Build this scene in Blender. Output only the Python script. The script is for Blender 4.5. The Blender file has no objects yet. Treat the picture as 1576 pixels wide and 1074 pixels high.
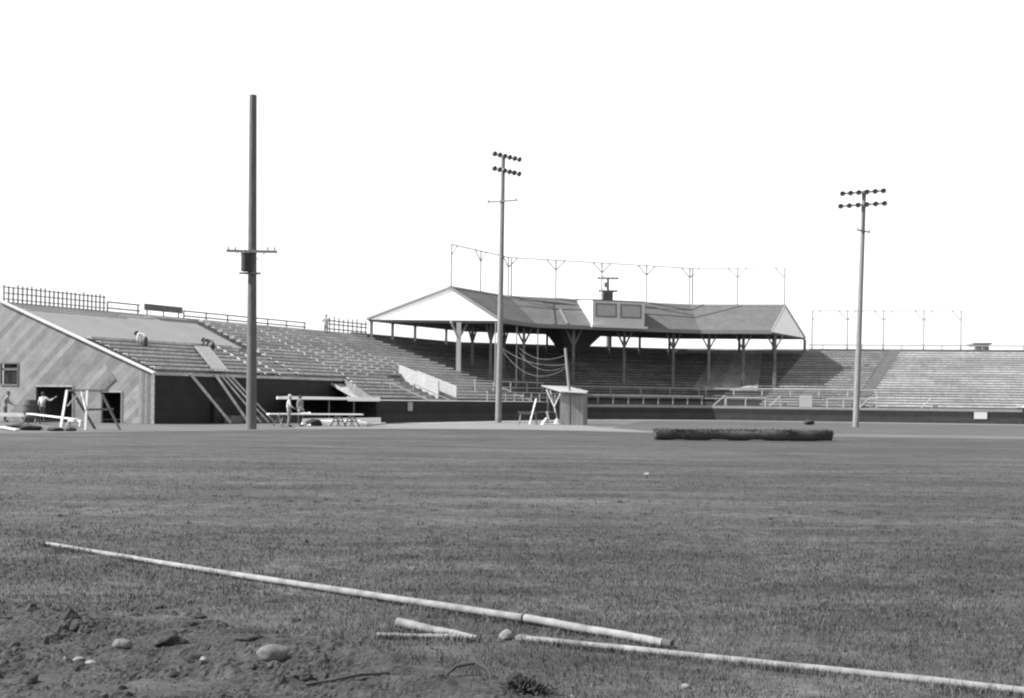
import bpy, bmesh, math, random
import numpy as np
from mathutils import Vector, Matrix, noise
random.seed(7); np.random.seed(7)
R = math.radians
scene = bpy.context.scene
COL = scene.collection

# ------------------------------------------------------------------ camera, sky, sun, exposure
cam_d = bpy.data.cameras.new('camera'); cam = bpy.data.objects.new('camera', cam_d); COL.objects.link(cam)
cam.location = (0, 0, 1.65)
cam.rotation_mode = 'QUATERNION'
ROLL = 0.0122
cam.rotation_quaternion = (Matrix.Rotation(-ROLL, 4, 'Y') @ Matrix.Rotation(R(90), 4, 'X')).to_quaternion()
cam_d.sensor_width = 36; cam_d.lens = 39.97; cam_d.shift_y = 0.0496
cam_d.clip_start = 0.1; cam_d.clip_end = 6000
scene.camera = cam

SUN_EL = R(44); SUN_X, SUN_Y = -0.985, -0.17          # where the sun stands, seen from above
world = bpy.data.worlds.new('World'); scene.world = world; world.use_nodes = True
wn = world.node_tree.nodes; wl = world.node_tree.links; wn.clear()
sky = wn.new('ShaderNodeTexSky'); sky.sky_type = 'NISHITA'; sky.sun_disc = False
sky.sun_elevation = SUN_EL; sky.sun_rotation = math.atan2(SUN_X, SUN_Y)
sky.dust_density = 0.5; sky.air_density = 3.0; sky.altitude = 0
bw = wn.new('ShaderNodeRGBToBW'); bg = wn.new('ShaderNodeBackground'); wo = wn.new('ShaderNodeOutputWorld')
wl.new(sky.outputs[0], bw.inputs[0]); wl.new(bw.outputs[0], bg.inputs[0]); bg.inputs[1].default_value = 0.103
wl.new(bg.outputs[0], wo.inputs[0])
sd = bpy.data.lights.new('sun', 'SUN'); sun = bpy.data.objects.new('sun', sd); COL.objects.link(sun)
sd.energy = 5.0; sd.angle = R(0.5); sd.color = (1, 1, 1)
sv = Vector((SUN_X*math.cos(SUN_EL), SUN_Y*math.cos(SUN_EL), math.sin(SUN_EL)))
sun.rotation_mode = 'QUATERNION'; sun.rotation_quaternion = sv.to_track_quat('Z', 'Y'); sun.location = (-40, 0, 60)
vs = scene.view_settings
vs.view_transform = 'Standard'; vs.look = 'None'; vs.exposure = 1.4; vs.gamma = 1; vs.use_curve_mapping = False
scene.render.engine = 'CYCLES'
scene.cycles.filter_width = 2.2

# ------------------------------------------------------------------ materials (a grey world: every colour is neutral)
def mat(name, g, var=0.25, scale=3.0, stretch=(1, 1, 1), rough=0.85, bump=0.0, fine=None, world_pos=False, rnd=0.0):
    m = bpy.data.materials.new(name); m.use_nodes = True
    nt = m.node_tree; N = nt.nodes; L = nt.links
    b = N['Principled BSDF']; b.inputs['Roughness'].default_value = rough
    b.inputs['Specular IOR Level'].default_value = 0.25
    if world_pos: c = N.new('ShaderNodeNewGeometry').outputs['Position']
    else: c = N.new('ShaderNodeTexCoord').outputs['Object']
    mp = N.new('ShaderNodeMapping'); mp.inputs['Scale'].default_value = stretch; L.new(c, mp.inputs['Vector'])
    n = N.new('ShaderNodeTexNoise'); n.inputs['Scale'].default_value = scale; n.inputs['Detail'].default_value = 6
    n.inputs['Roughness'].default_value = 0.65; L.new(mp.outputs[0], n.inputs['Vector'])
    mr = N.new('ShaderNodeMapRange'); mr.inputs['From Min'].default_value = 0.25; mr.inputs['From Max'].default_value = 0.75
    mr.inputs['To Min'].default_value = 1-var; mr.inputs['To Max'].default_value = 1+var
    L.new(n.outputs['Fac'], mr.inputs['Value'])
    val = mr.outputs[0]
    if fine:
        n2 = N.new('ShaderNodeTexNoise'); n2.inputs['Scale'].default_value = fine[0]; n2.inputs['Detail'].default_value = 4
        L.new(mp.outputs[0], n2.inputs['Vector'])
        m2 = N.new('ShaderNodeMapRange'); m2.inputs['From Min'].default_value = 0.3; m2.inputs['From Max'].default_value = 0.7
        m2.inputs['To Min'].default_value = 1-fine[1]; m2.inputs['To Max'].default_value = 1+fine[1]
        L.new(n2.outputs['Fac'], m2.inputs['Value'])
        mu = N.new('ShaderNodeMath'); mu.operation = 'MULTIPLY'; L.new(val, mu.inputs[0]); L.new(m2.outputs[0], mu.inputs[1]); val = mu.outputs[0]
    if rnd:
        oi = N.new('ShaderNodeObjectInfo'); m3 = N.new('ShaderNodeMapRange')
        m3.inputs['To Min'].default_value = 1-rnd; m3.inputs['To Max'].default_value = 1+rnd
        L.new(oi.outputs['Random'], m3.inputs['Value'])
        mu = N.new('ShaderNodeMath'); mu.operation = 'MULTIPLY'; L.new(val, mu.inputs[0]); L.new(m3.outputs[0], mu.inputs[1]); val = mu.outputs[0]
    mg = N.new('ShaderNodeMath'); mg.operation = 'MULTIPLY'; mg.inputs[1].default_value = g; L.new(val, mg.inputs[0])
    cb = N.new('ShaderNodeCombineColor')
    for k in range(3): L.new(mg.outputs[0], cb.inputs[k])
    L.new(cb.outputs[0], b.inputs['Base Color'])
    if bump:
        bp = N.new('ShaderNodeBump'); bp.inputs['Strength'].default_value = bump; bp.inputs['Distance'].default_value = 0.05
        L.new(n.outputs['Fac'], bp.inputs['Height']); L.new(bp.outputs[0], b.inputs['Normal'])
    m['g'] = g
    return m

def plank_mat(name, g, w, length, ang, var, wear=0.2, axes='xz'):
    """boards laid side by side: width w, rotated by ang in the plane of the wall, each board its own tone"""
    m = mat(name, g, wear, 1.3, (1, 1, 1), 0.85, 0.1, (14, 0.12))
    nt = m.node_tree; N = nt.nodes; L = nt.links; b = N['Principled BSDF']
    old = b.inputs['Base Color'].links[0].from_socket
    c = N.new('ShaderNodeTexCoord'); sp = N.new('ShaderNodeSeparateXYZ'); L.new(c.outputs['Object'], sp.inputs[0])
    cx = N.new('ShaderNodeCombineXYZ'); L.new(sp.outputs[0 if axes[0] == 'x' else 1], cx.inputs[0]); L.new(sp.outputs[2], cx.inputs[1])
    mp = N.new('ShaderNodeMapping'); mp.inputs['Rotation'].default_value = (0, 0, ang); L.new(cx.outputs[0], mp.inputs[0])
    br = N.new('ShaderNodeTexBrick'); br.inputs['Scale'].default_value = 1; br.inputs['Brick Width'].default_value = length
    br.inputs['Row Height'].default_value = w; br.inputs['Mortar Size'].default_value = 0.006; br.offset = 0.37; br.offset_frequency = 2
    a, d = 1-var, 1+var
    br.inputs['Color1'].default_value = (a, a, a, 1); br.inputs['Color2'].default_value = (d, d, d, 1); mo = .5 if name.startswith('diag') else (.78 if name.startswith('roof') else .35); br.inputs['Mortar'].default_value = (mo, mo, mo, 1)
    L.new(mp.outputs[0], br.inputs['Vector'])
    mx = N.new('ShaderNodeMix'); mx.data_type = 'RGBA'; mx.blend_type = 'MULTIPLY'; mx.inputs[0].default_value = 1
    L.new(old, mx.inputs[6]); L.new(br.outputs['Color'], mx.inputs[7]); L.new(mx.outputs[2], b.inputs['Base Color'])
    return m

M = {}
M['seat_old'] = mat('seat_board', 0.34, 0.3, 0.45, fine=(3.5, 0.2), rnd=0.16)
M['seat_shade'] = mat('shade_toned_seat_board', 0.22, 0.3, 0.5, fine=(4, 0.2), rnd=0.15)  # same boards, with the roof's shadow on them put into the colour
M['deck_old'] = mat('stand_deck', 0.1, 0.22, 0.7, fine=(5, 0.15))
M['raw_wood'] = mat('raw_wood', 0.36, 0.28, 0.6, (1, 1, 1), fine=(5, 0.22), rnd=0.16)
M['deck_wood'] = mat('deck_wood', 0.24, 0.22, 0.8, fine=(6, 0.2))
M['ply'] = mat('plywood', 0.15, 0.10, 0.5, fine=(4, 0.06))
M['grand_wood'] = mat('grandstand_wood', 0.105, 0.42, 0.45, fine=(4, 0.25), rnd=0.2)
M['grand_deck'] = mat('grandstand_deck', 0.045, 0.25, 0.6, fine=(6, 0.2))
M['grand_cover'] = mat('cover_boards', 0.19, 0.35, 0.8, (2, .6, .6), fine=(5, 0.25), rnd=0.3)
M['pale_wood'] = mat('pale_new_lumber', 0.42, 0.15, 2, fine=(15, 0.12), rnd=0.12)
M['beam'] = mat('grey_timber', 0.11, 0.2, 2, (1, 1, .2), fine=(12, .15))
M['dark_wall'] = plank_mat('dark_board_wall', 0.022, 0.22, 4.0, 0, 0.10, 0.25)
M['dark_wall2'] = plank_mat('lower_board_wall', 0.035, 0.25, 4.0, 0, 0.10, 0.25)
M['diag'] = plank_mat('diagonal_board_cladding', 0.165, 0.34, 7.0, R(43), 0.24, 0.25)
M['vert'] = plank_mat('vertical_board_cladding', 0.14, 0.2, 6, R(90), 0.2, 0.15)
M['white'] = mat('white_paint', 0.8, 0.05, 1.2, fine=(8, 0.03))
M['ramp'] = mat('chalky_ramp_paint', 0.27, 0.18, 0.9, fine=(5, .1))
M['press'] = mat('press_box_paint', 0.42, 0.08, 1.5, fine=(8, 0.05))
M['panel'] = mat('press_box_panel', 0.28, 0.1, 2)
M['trim'] = mat('dark_trim', 0.13, 0.15, 3)
M['roof'] = plank_mat('roof_felt', 0.074, 0.3, 9.0, 0, 0.07, 0.2)
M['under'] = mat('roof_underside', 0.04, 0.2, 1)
M['post'] = mat('painted_post', 0.25, 0.12, 2, (1, 1, .3))
M['rail'] = mat('rail_pipe', 0.22, 0.12, 2)
M['metal'] = mat('grey_iron', 0.10, 0.2, 5, rough=0.55)
M['lamp'] = mat('floodlight_enamel', 0.13, 0.2, 5, rough=0.5)
M['pole'] = mat('creosoted_pole', 0.15, 0.3, 2.2, (6, 6, 0.35), fine=(9, 0.3), bump=0.4)
M['coping'] = mat('pale_concrete', 0.2, 0.15, 1.2, fine=(8, 0.12))
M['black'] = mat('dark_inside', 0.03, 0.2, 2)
M['shed'] = plank_mat('shed_boards', 0.17, 0.17, 3, R(90), 0.15, 0.2)
M['tin'] = mat('pale_tin', 0.22, 0.08, 3, rough=0.5)
M['tarp'] = mat('brushy_roll', 0.045, 0.5, 6, (.4, 3, 3), fine=(30, .4), bump=0.8)
M['log'] = mat('peeled_pole', 0.125, 0.55, 0.9, (1, 1, 1), fine=(9, 0.28), bump=0.1)
M['pole_dark'] = mat('dark_creosoted_pole', 0.085, 0.3, 2.2, (6, 6, 0.35), fine=(9, 0.3), bump=0.4)
M['picket'] = mat('grey_picket', 0.19, 0.2, 2)
M['mast'] = mat('mast_wood', 0.2, 0.2, 2, (4, 4, .4))
M['rail_dim'] = mat('shade_toned_rail_pipe', 0.17, 0.15, 2)  # rail pipe for the middle boxes, shade under the roof darkened into its colour
M['aisle'] = mat('aisle_tread_boards', 0.055, 0.2, 1.5, fine=(6, .15))
M['log_end'] = mat('dark_pole_end', 0.05, 0.2, 8)
M['sleeve'] = mat('dull_wood', 0.09, 0.2, 4)
M['stone'] = mat('field_stone', 0.085, 0.28, 9, fine=(50, .2), bump=0.5)
M['stone_w'] = mat('pale_stone', 0.13, 0.2, 9, fine=(50, .15), bump=0.4)
M['clod'] = mat('earth_clod', 0.022, 0.4, 12, fine=(60, .3), bump=0.6)
M['root'] = mat('dark_root', 0.035, 0.3, 20)
M['skin'] = mat('skin', 0.2, 0.05, 10)
M['shirt_w'] = mat('white_shirt', 0.42, 0.08, 8)
M['shirt_g'] = mat('grey_shirt', 0.13, 0.1, 8)
M['shirt_d'] = mat('dark_shirt', 0.05, 0.1, 8)
M['trousers'] = mat('dark_trousers', 0.045, 0.15, 8)
M['trousers_g'] = mat('grey_trousers', 0.13, 0.15, 8)
M['hat'] = mat('pale_hat', 0.3, 0.05, 8)
M['hat_d'] = mat('dark_cap', 0.06, 0.05, 8)
M['hair'] = mat('dark_hair', 0.03, 0.1, 30)
M['shoe'] = mat('dark_shoe', 0.03, 0.1, 30)
M['rope'] = mat('weathered_rope', 0.12, 0.1, 10)
M['barrel'] = mat('barrel_staves', 0.06, 0.3, 3, (8, 8, .5))

# ------------------------------------------------------------------ mesh building
class MB:
    def __init__(s): s.v = []; s.f = []
    def add(s, vs, fs):
        k = len(s.v); s.v += [tuple(p) for p in vs]; s.f += [[i+k for i in f] for f in fs]; return s
    def box(s, c, d, M3=None):
        x, y, z = d[0]/2, d[1]/2, d[2]/2; c = Vector(c)
        P = [Vector(p) for p in ((-x,-y,-z),(x,-y,-z),(x,y,-z),(-x,y,-z),(-x,-y,z),(x,-y,z),(x,y,z),(-x,y,z))]
        if M3: P = [M3 @ p for p in P]
        return s.add([c+p for p in P], [(0,3,2,1),(4,5,6,7),(0,1,5,4),(1,2,6,5),(2,3,7,6),(3,0,4,7)])
    def bar(s, a, b, w, h):
        a = Vector(a); b = Vector(b); d = (b-a).normalized()
        up = Vector((0,0,1)) if abs(d.z) < .95 else Vector((0,1,0))
        r = d.cross(up).normalized()*(w/2); u = r.cross(d).normalized()*(h/2)
        P = [a-r-u,a+r-u,a+r+u,a-r+u,b-r-u,b+r-u,b+r+u,b-r+u]
        return s.add(P, [(3,2,1,0),(4,5,6,7),(0,1,5,4),(1,2,6,5),(2,3,7,6),(3,0,4,7)])
    def tube(s, pts, rad, n=10):
        pts = [Vector(p) for p in pts]
        if not isinstance(rad, (list, tuple)): rad = [rad]*len(pts)
        k = len(s.v); ring = []
        for i, p in enumerate(pts):
            d = (pts[min(i+1, len(pts)-1)]-pts[max(i-1, 0)]).normalized()
            up = Vector((0,0,1)) if abs(d.z) < .9 else Vector((1,0,0))
            a = d.cross(up).normalized(); b = a.cross(d)
            for j in range(n):
                t = 2*math.pi*j/n; s.v.append(tuple(p+(a*math.cos(t)+b*math.sin(t))*rad[i]))
        for i in range(len(pts)-1):
            for j in range(n):
                q = k+i*n+j; q2 = k+i*n+(j+1) % n
                s.f.append([q, q2, q2+n, q+n])
        s.f.append([k+j for j in range(n)][::-1]); s.f.append([k+(len(pts)-1)*n+j for j in range(n)])
        return s
    def lathe(s, c, axis, prof, n=16):
        c = Vector(c); ax = Vector(axis).normalized()
        up = Vector((0,0,1)) if abs(ax.z) < .9 else Vector((1,0,0))
        a = ax.cross(up).normalized(); b = a.cross(ax); k = len(s.v)
        for r, h in prof:
            for j in range(n):
                t = 2*math.pi*j/n; s.v.append(tuple(c+ax*h+(a*math.cos(t)+b*math.sin(t))*max(r, 1e-4)))
        for i in range(len(prof)-1):
            for j in range(n):
                q = k+i*n+j; q2 = k+i*n+(j+1) % n; s.f.append([q, q2, q2+n, q+n])
        s.f.append([k+j for j in range(n)][::-1]); s.f.append([k+(len(prof)-1)*n+j for j in range(n)])
        return s
    def prism(s, seg, prof, ta, tb):
        n = len(prof); A = [seg.at(o, ta(o), z) for o, z in prof]; B = [seg.at(o, tb(o), z) for o, z in prof]
        return s.add(A+B, [list(range(n))[::-1], list(range(n, 2*n))]+[(i, (i+1) % n, (i+1) % n+n, i+n) for i in range(n)])
    def build(s, name, m, parent=None, smooth=False, origin=None, merge=False):
        off = Vector((0,0,0))
        q = parent
        while q is not None: off += q.location; q = q.parent
        if origin is not None: off = Vector(origin)
        me = bpy.data.meshes.new(name)
        me.from_pydata([tuple(Vector(p)-off) for p in s.v], [], s.f)
        bm = bmesh.new(); bm.from_mesh(me)
        if merge: bmesh.ops.remove_doubles(bm, verts=bm.verts, dist=1e-4)
        bmesh.ops.recalc_face_normals(bm, faces=bm.faces); bm.to_mesh(me); bm.free()
        if smooth: me.shade_smooth()
        o = bpy.data.objects.new(name, me); COL.objects.link(o); me.materials.append(m)
        if parent is not None: o.parent = parent
        elif origin is not None: o.location = origin
        return o

def tag(o, label=None, cat=None, group=None, kind=None):
    if label: o['label'] = label
    if cat: o['category'] = cat
    if group: o['group'] = group
    if kind: o['kind'] = kind
    return o
def thing(name, label, cat, loc, group=None, rotz=0):
    o = bpy.data.objects.new(name, None); COL.objects.link(o); o.location = loc; o.rotation_euler = (0,0,rotz)
    o.empty_display_size = 0.3
    return tag(o, label, cat, group)

class Seg:
    """one straight wing of the ballpark: o = metres behind the roof ridge line, t = metres along it"""
    def __init__(s, o, ang): s.o = Vector((o[0], o[1], 0)); s.d = Vector((math.cos(R(ang)), math.sin(R(ang)), 0)); s.n = Vector((-s.d.y, s.d.x, 0))
    def at(s, o, t, z): return s.o+s.n*o+s.d*t+Vector((0,0,z))
SL = Seg((-0.5, 107.0), 60); SC = Seg((-0.5, 107.0), 21)
CL = 19.46
cend = SC.at(0, CL, 0); SR = Seg((cend.x, cend.y), -8)
T1 = math.tan(R(19.5)); T2 = math.tan(R(14.5)); TG = math.tan(R(23))
L_end = lambda o: o*T1
C_0 = lambda o: -o*T1
C_1 = lambda o: CL+o*T2
R_0 = lambda o: -o*T2
GL = lambda o: -9.9-.55*o                       # left gable line
GR = lambda o: 9.4+TG*o                        # right gable line
A_0 = lambda o: -45.66-.245*(o+2.9)            # near end of the open stand
B_0 = lambda o: -28+.6*min(0, o+2.9)
const = lambda c: (lambda o: c)
PITCH = .25/.6
zrow = lambda i: 2.45+.25*i
orow = lambda i: -4+.6*i
zdeck = lambda o: 2.45+(o+4)*PITCH

def steps(i0, i1, thick=.3):
    p = []
    for i in range(i0, i1+1):
        p += [(orow(i), zrow(i)), (orow(i)+.6, zrow(i))]
    p += [(orow(i1)+.6, zrow(i1)-thick), (orow(i0), zrow(i0)-thick)]
    return p
def plank(i): return [(orow(i)+.1, zrow(i)+.26), (orow(i)+.14, zrow(i)+.26), (orow(i)+.14, zrow(i)+.36), (orow(i)+.42, zrow(i)+.36), (orow(i)+.42, zrow(i)+.41), (orow(i)+.1, zrow(i)+.41)]

# ------------------------------------------------------------------ ground
def sheet(name, pts, z, m):
    b = MB(); b.add([(x, y, z) for x, y in pts], [list(range(len(pts)))]); o = b.build(name, m); tag(o, kind='structure')
    for p in o.data.polygons:
        if p.normal.z < 0: p.flip()
    return o
M['earth'] = mat('bare_earth', 0.068, 0.25, 0.5, fine=(5, .15), world_pos=True)
M['track'] = mat('pale_dirt', 0.16, 0.18, 0.6, (.4, 1, 1), fine=(5, .15), world_pos=True)
M['turf'] = mat('mown_turf', 0.03, 0.28, 0.35, (.35, 1.2, 1), fine=(22, .34), world_pos=True, bump=.3)
def extra_turf(m):
    N = m.node_tree.nodes; L = m.node_tree.links; b = N['Principled BSDF']; old = b.inputs['Base Color'].links[0].from_socket
    g = N.new('ShaderNodeNewGeometry'); mp = N.new('ShaderNodeMapping'); mp.inputs['Scale'].default_value = (.12, 1.1, 1); mp.inputs['Rotation'].default_value = (0,0,R(4))
    L.new(g.outputs['Position'], mp.inputs[0])
    n = N.new('ShaderNodeTexNoise'); n.inputs['Scale'].default_value = .9; n.inputs['Detail'].default_value = 5; L.new(mp.outputs[0], n.inputs['Vector'])
    n2 = N.new('ShaderNodeTexNoise'); n2.inputs['Scale'].default_value = 5; n2.inputs['Detail'].default_value = 5; L.new(g.outputs['Position'], n2.inputs['Vector'])
    cur = old
    for nn, a in ((n, .3), (n2, .35)):
        r = N.new('ShaderNodeMapRange'); r.inputs['From Min'].default_value = .3; r.inputs['From Max'].default_value = .7
        r.inputs['To Min'].default_value = 1-a; r.inputs['To Max'].default_value = 1+a; L.new(nn.outputs['Fac'], r.inputs['Value'])
        mx = N.new('ShaderNodeMix'); mx.data_type = 'RGBA'; mx.blend_type = 'MULTIPLY'; mx.inputs[0].default_value = 1
        L.new(cur, mx.inputs[6]); L.new(r.outputs[0], mx.inputs[7]); cur = mx.outputs[2]
    L.new(cur, b.inputs['Base Color'])
extra_turf(M['turf'])
def patchy(m, a=.38):
    N = m.node_tree.nodes; L = m.node_tree.links; b = N['Principled BSDF']; cur = b.inputs['Base Color'].links[0].from_socket
    g = N.new('ShaderNodeNewGeometry')
    for st, sc_, det, k, rot in (((.55, 1.5, 0), .8, 3, a, 3), ((.3, 1.0, 0), .16, 3, a*.6, -5), ((1, 1.6, 0), 2.6, 2, a*.8, 12)):
        mp = N.new('ShaderNodeMapping'); mp.inputs['Scale'].default_value = st; mp.inputs['Rotation'].default_value = (0, 0, R(rot)); L.new(g.outputs['Position'], mp.inputs[0])
        n = N.new('ShaderNodeTexNoise'); n.inputs['Scale'].default_value = sc_; n.inputs['Detail'].default_value = det; L.new(mp.outputs[0], n.inputs['Vector'])
        r = N.new('ShaderNodeMapRange'); r.inputs['From Min'].default_value = .32; r.inputs['From Max'].default_value = .68
        r.inputs['To Min'].default_value = 1-k; r.inputs['To Max'].default_value = 1+k; L.new(n.outputs['Fac'], r.inputs['Value'])
        mx = N.new('ShaderNodeMix'); mx.data_type = 'RGBA'; mx.blend_type = 'MULTIPLY'; mx.inputs[0].default_value = 1
        L.new(cur, mx.inputs[6]); L.new(r.outputs[0], mx.inputs[7]); cur = mx.outputs[2]
    L.new(cur, b.inputs['Base Color'])
patchy(M['turf'], .3)
sheet('ground', [(-3000,-300),(3000,-300),(3000,4000),(-3000,4000)], -0.012, M['earth'])
sheet('outfield_grass', [(-120,-60),(120,-60),(120,52),(60,54.5),(25.4,56.6),(16.4,57),(10,58.6),(7.1,60),(4,61.6),(.45,63),(-3,62.6),(-7.2,61),(-11,57.4),(-15,53.7),(-21,47.6),(-40,40),(-120,36)], 0.0, M['turf'])
M['infield'] = mat('infield_turf', 0.046, 0.2, 0.5, (.3, 1, 1), fine=(9, .2), world_pos=True)
sheet('infield_grass', [(7.6,63.6),(26,61.6),(60,57.6),(110,52),(110,90),(38,98.5),(18,101.5),(12,98),(9.5,88),(7.2,76),(6.2,70)], -0.004, M['infield'])
sheet('chalk_line', [(8.0,62.3),(26,60.3),(60,56.2),(110,50.4),(110,51.2),(60,56.9),(26,61.0),(8.0,63.0)], -0.002, M['track'])
M['path'] = mat('trodden_dirt', 0.115, 0.2, 0.6, (.4, 1, 1), fine=(5, .15), world_pos=True)
sheet('dirt_path', [(-7.6,62.2),(-3,63.4),(.6,64.0),(4.2,62.9),(7.9,61.8),(7.9,63.9),(5.4,71),(4.7,80),(2,84),(-2,80.6),(-8.5,72.5),(-12.3,65.5),(-11.6,60.5)], -0.008, M['path'])
b = MB()
for sg, a, c in ((SL, const(-30), L_end), (SC, C_0, C_1), (SR, R_0, const(50))):
    P = [sg.at(-8, a(-8), -.006), sg.at(-8, c(-8), -.006), sg.at(-11.5, c(-11.5), -.006), sg.at(-11.5, a(-11.5), -.006)]
    b.add(P, [(0,1,2,3)])
tag(b.build('warning_track', M['track']), kind='structure')

# ------------------------------------------------------------------ open stand on the left, still being built
A = thing('bleacher', 'unfinished wooden bleacher with diagonal board end wall at the left', 'bleachers', SL.at(-2.9, -45.66, 0))
SPL = -33.2
b = MB()
b.prism(SL, steps(2, 9), A_0, const(SPL)); b.build('lower_deck', M['deck_wood'], A)
b = MB(); b.prism(SL, steps(2, 18), const(SPL), const(-28)); b.build('stepped_deck', M['deck_wood'], A)
b = MB(); b.prism(SL, [(orow(10), zrow(10)+.05), (7.4, zdeck(7.4)), (7.4, zdeck(7.4)-.3), (orow(10), zrow(10)-.25)], A_0, const(SPL)); b.build('plywood_deck', M['ply'], A)
for i in range(2, 10):
    q = MB(); q.prism(SL, plank(i), lambda o: A_0(o)+.3, const(SPL - (1.5 if i > 6 else 0))); q.build('seat_plank', M['raw_wood'], A)
for i in range(2, 18):
    q = MB(); q.prism(SL, plank(i), const(SPL+.4), const(-28)); q.build('seat_plank', M['raw_wood'], A)
b = MB(); b.prism(SL, [(-2.9, 0), (-2.9, 2.9), (-2.75, 2.9), (-2.75, 0)], lambda o: A_0(o)+.06, const(-28)); b.build('front_wall', M['dark_wall'], A)
b = MB(); b.prism(SL, [(-2.96, 2.84), (-2.96, 3.02), (-2.7, 3.02), (-2.7, 2.84)], lambda o: A_0(o)+.06, const(-28)); b.build('front_edge_board', M['raw_wood'], A)
b = MB(); b.prism(SL, [(7.42, 0), (7.42, 7.25), (7.55, 7.25), (7.55, 0)], lambda o: A_0(o)+.3, const(-28)); b.build('back_wall', M['deck_wood'], A)
# end wall: w = metres along the wall from the front corner
W0 = SL.at(-2.9, -45.66, 0); wd = Vector((-.96, .28, 0)).normalized(); wn_ = Vector((-wd.y, wd.x, 0)); 
if wn_.y > 0: wn_ = -wn_
topz = lambda w: min(2.9+.402*w, 7.2+.0*w)
def wallgrid(ws, holes, zs):
    bm_v = {}; b = MB()
    def V(w, z):
        k = (round(w, 3), round(z, 3))
        if k not in bm_v: bm_v[k] = len(b.v); b.v.append((k[0], 0, k[1]))
        return bm_v[k]
    for w0, w1 in zip(ws, ws[1:]):
        zz = [z for z in zs if z < min(topz(w0), topz(w1))-.05]
        for z0, z1 in zip(zz, zz[1:]):
            if any(h[0]-1e-3 <= w0 and w1 <= h[1]+1e-3 and h[2]-1e-3 <= z0 and z1 <= h[3]+1e-3 for h in holes): continue
            b.f.append([V(w0, z0), V(w1, z0), V(w1, z1), V(w0, z1)])
        b.f.append([V(w0, zz[-1]), V(w1, zz[-1]), V(w1, topz(w1)), V(w0, topz(w0))])
    return b
holes = [(5.47, 8.03, 0, 2.09), (2.12, 3.44, 0, 1.80), (9.38, 10.55, 2.23, 3.45)]
ws = [.95, 1.5, 2.12, 2.8, 3.44, 4.4, 5.47, 6.2, 7.1, 8.03, 8.7, 9.38, 10.0, 10.55, 10.697, 13.5]
b = wallgrid(ws, holes, [0, .9, 1.8, 2.09, 2.23, 2.75, 3.45, 4.2, 5, 6, 6.9])
me = bpy.data.meshes.new('end_wall'); me.from_pydata(b.v, [], b.f); ew = bpy.data.objects.new('end_wall', me); COL.objects.link(ew)
ew.parent = A; ew.rotation_euler = (0, 0, math.atan2(wd.y, wd.x)); me.materials.append(M['diag'])
so = ew.modifiers.new('thick', 'SOLIDIFY'); so.thickness = .12; so.offset = 0
EW = lambda w, out, z: W0+wd*w+wn_*out+Vector((0,0,z))
for k in range(5):
    q = MB(); wa = .02+k*.186
    q.add([EW(w, d_, z) for d_ in (.07+.012*(k % 2), -.05) for w, z in ((wa, 0), (wa+.183, 0), (wa+.183, topz(wa+.183)), (wa, topz(wa)))],
          [(0,1,2,3),(7,6,5,4),(0,4,5,1),(1,5,6,2),(2,6,7,3),(3,7,4,0)])
    q.build('vertical_board', mat('upright_board', (.14,.10,.15,.12,.17)[k], .15, 2, fine=(10,.15)), A)
q = MB(); q.bar(EW(-.05, .1, 0), EW(-.05, .1, 2.95), .14, .12); q.build('corner_board', M['raw_wood'], A)
q = MB(); q.bar(EW(-.1, .06, 2.95), EW(10.7, .06, 7.28), .3, .1); q.build('sloping_cap_board', M['pale_wood'], A)
for (h, nm) in ((holes[0], 'doorway'), (holes[1], 'doorway'), (holes[2], 'window')):
    q = MB(); w0, w1, z0, z1 = h
    q.bar(EW(w0-.05, .08, z1+.05), EW(w1+.05, .08, z1+.05), .05, .1)
    for w in (w0-.05, w1+.05): q.bar(EW(w, .08, z0), EW(w, .08, z1), .1, .05)
    if nm == 'window':
        q.bar(EW(w0-.05, .08, z0-.05), EW(w1+.05, .08, z0-.05), .05, .1)
        q.bar(EW(w0+.02, .0, z0+.9), EW(w1-.02, .0, z0+.9), .03, .12)
    q.build(nm+'_frame', M['beam'] if nm == 'window' else M['deck_wood'], A)
q = MB(); q.add([EW(9.6, -.5, 2.3), EW(10.3, -.5, 2.3), EW(10.3, -.5, 3.3), EW(9.6, -.5, 3.3), EW(9.6, -.55, 2.3), EW(10.3, -.55, 2.3), EW(10.3, -.55, 3.3), EW(9.6, -.55, 3.3)],
   [(0,1,2,3),(7,6,5,4),(0,4,5,1),(1,5,6,2),(2,6,7,3),(3,7,4,0)]); q.build('window_shutter', M['trim'], A)
# loose patch board nailed over the boards
q = MB(); q.bar(EW(3.5, .085, 1.95), EW(2.6, .085, 2.72), .04, .38); q.build('patch_board', M['grand_wood'], A)
# inclined cheek walls beside the aisle
for t, o1 in ((-34.8, .6), (-36.2, 1.7)):
    q = MB(); q.prism(SL, [(-2.85, 2.95), (-2.85, 3.1), (o1, zdeck(o1)+.2), (o1+.3, zdeck(o1)+.2), (o1+.3, zdeck(o1)-.1)], const(t), const(t+.12)); q.build('aisle_cheek', M['ply'], A)
    q = MB(); q.bar(SL.at(-2.9, t-.02, 3.14), SL.at(o1, t-.02, zdeck(o1)+.25), .12, .08); q.build('aisle_rail', M['pale_wood'], A)

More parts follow.
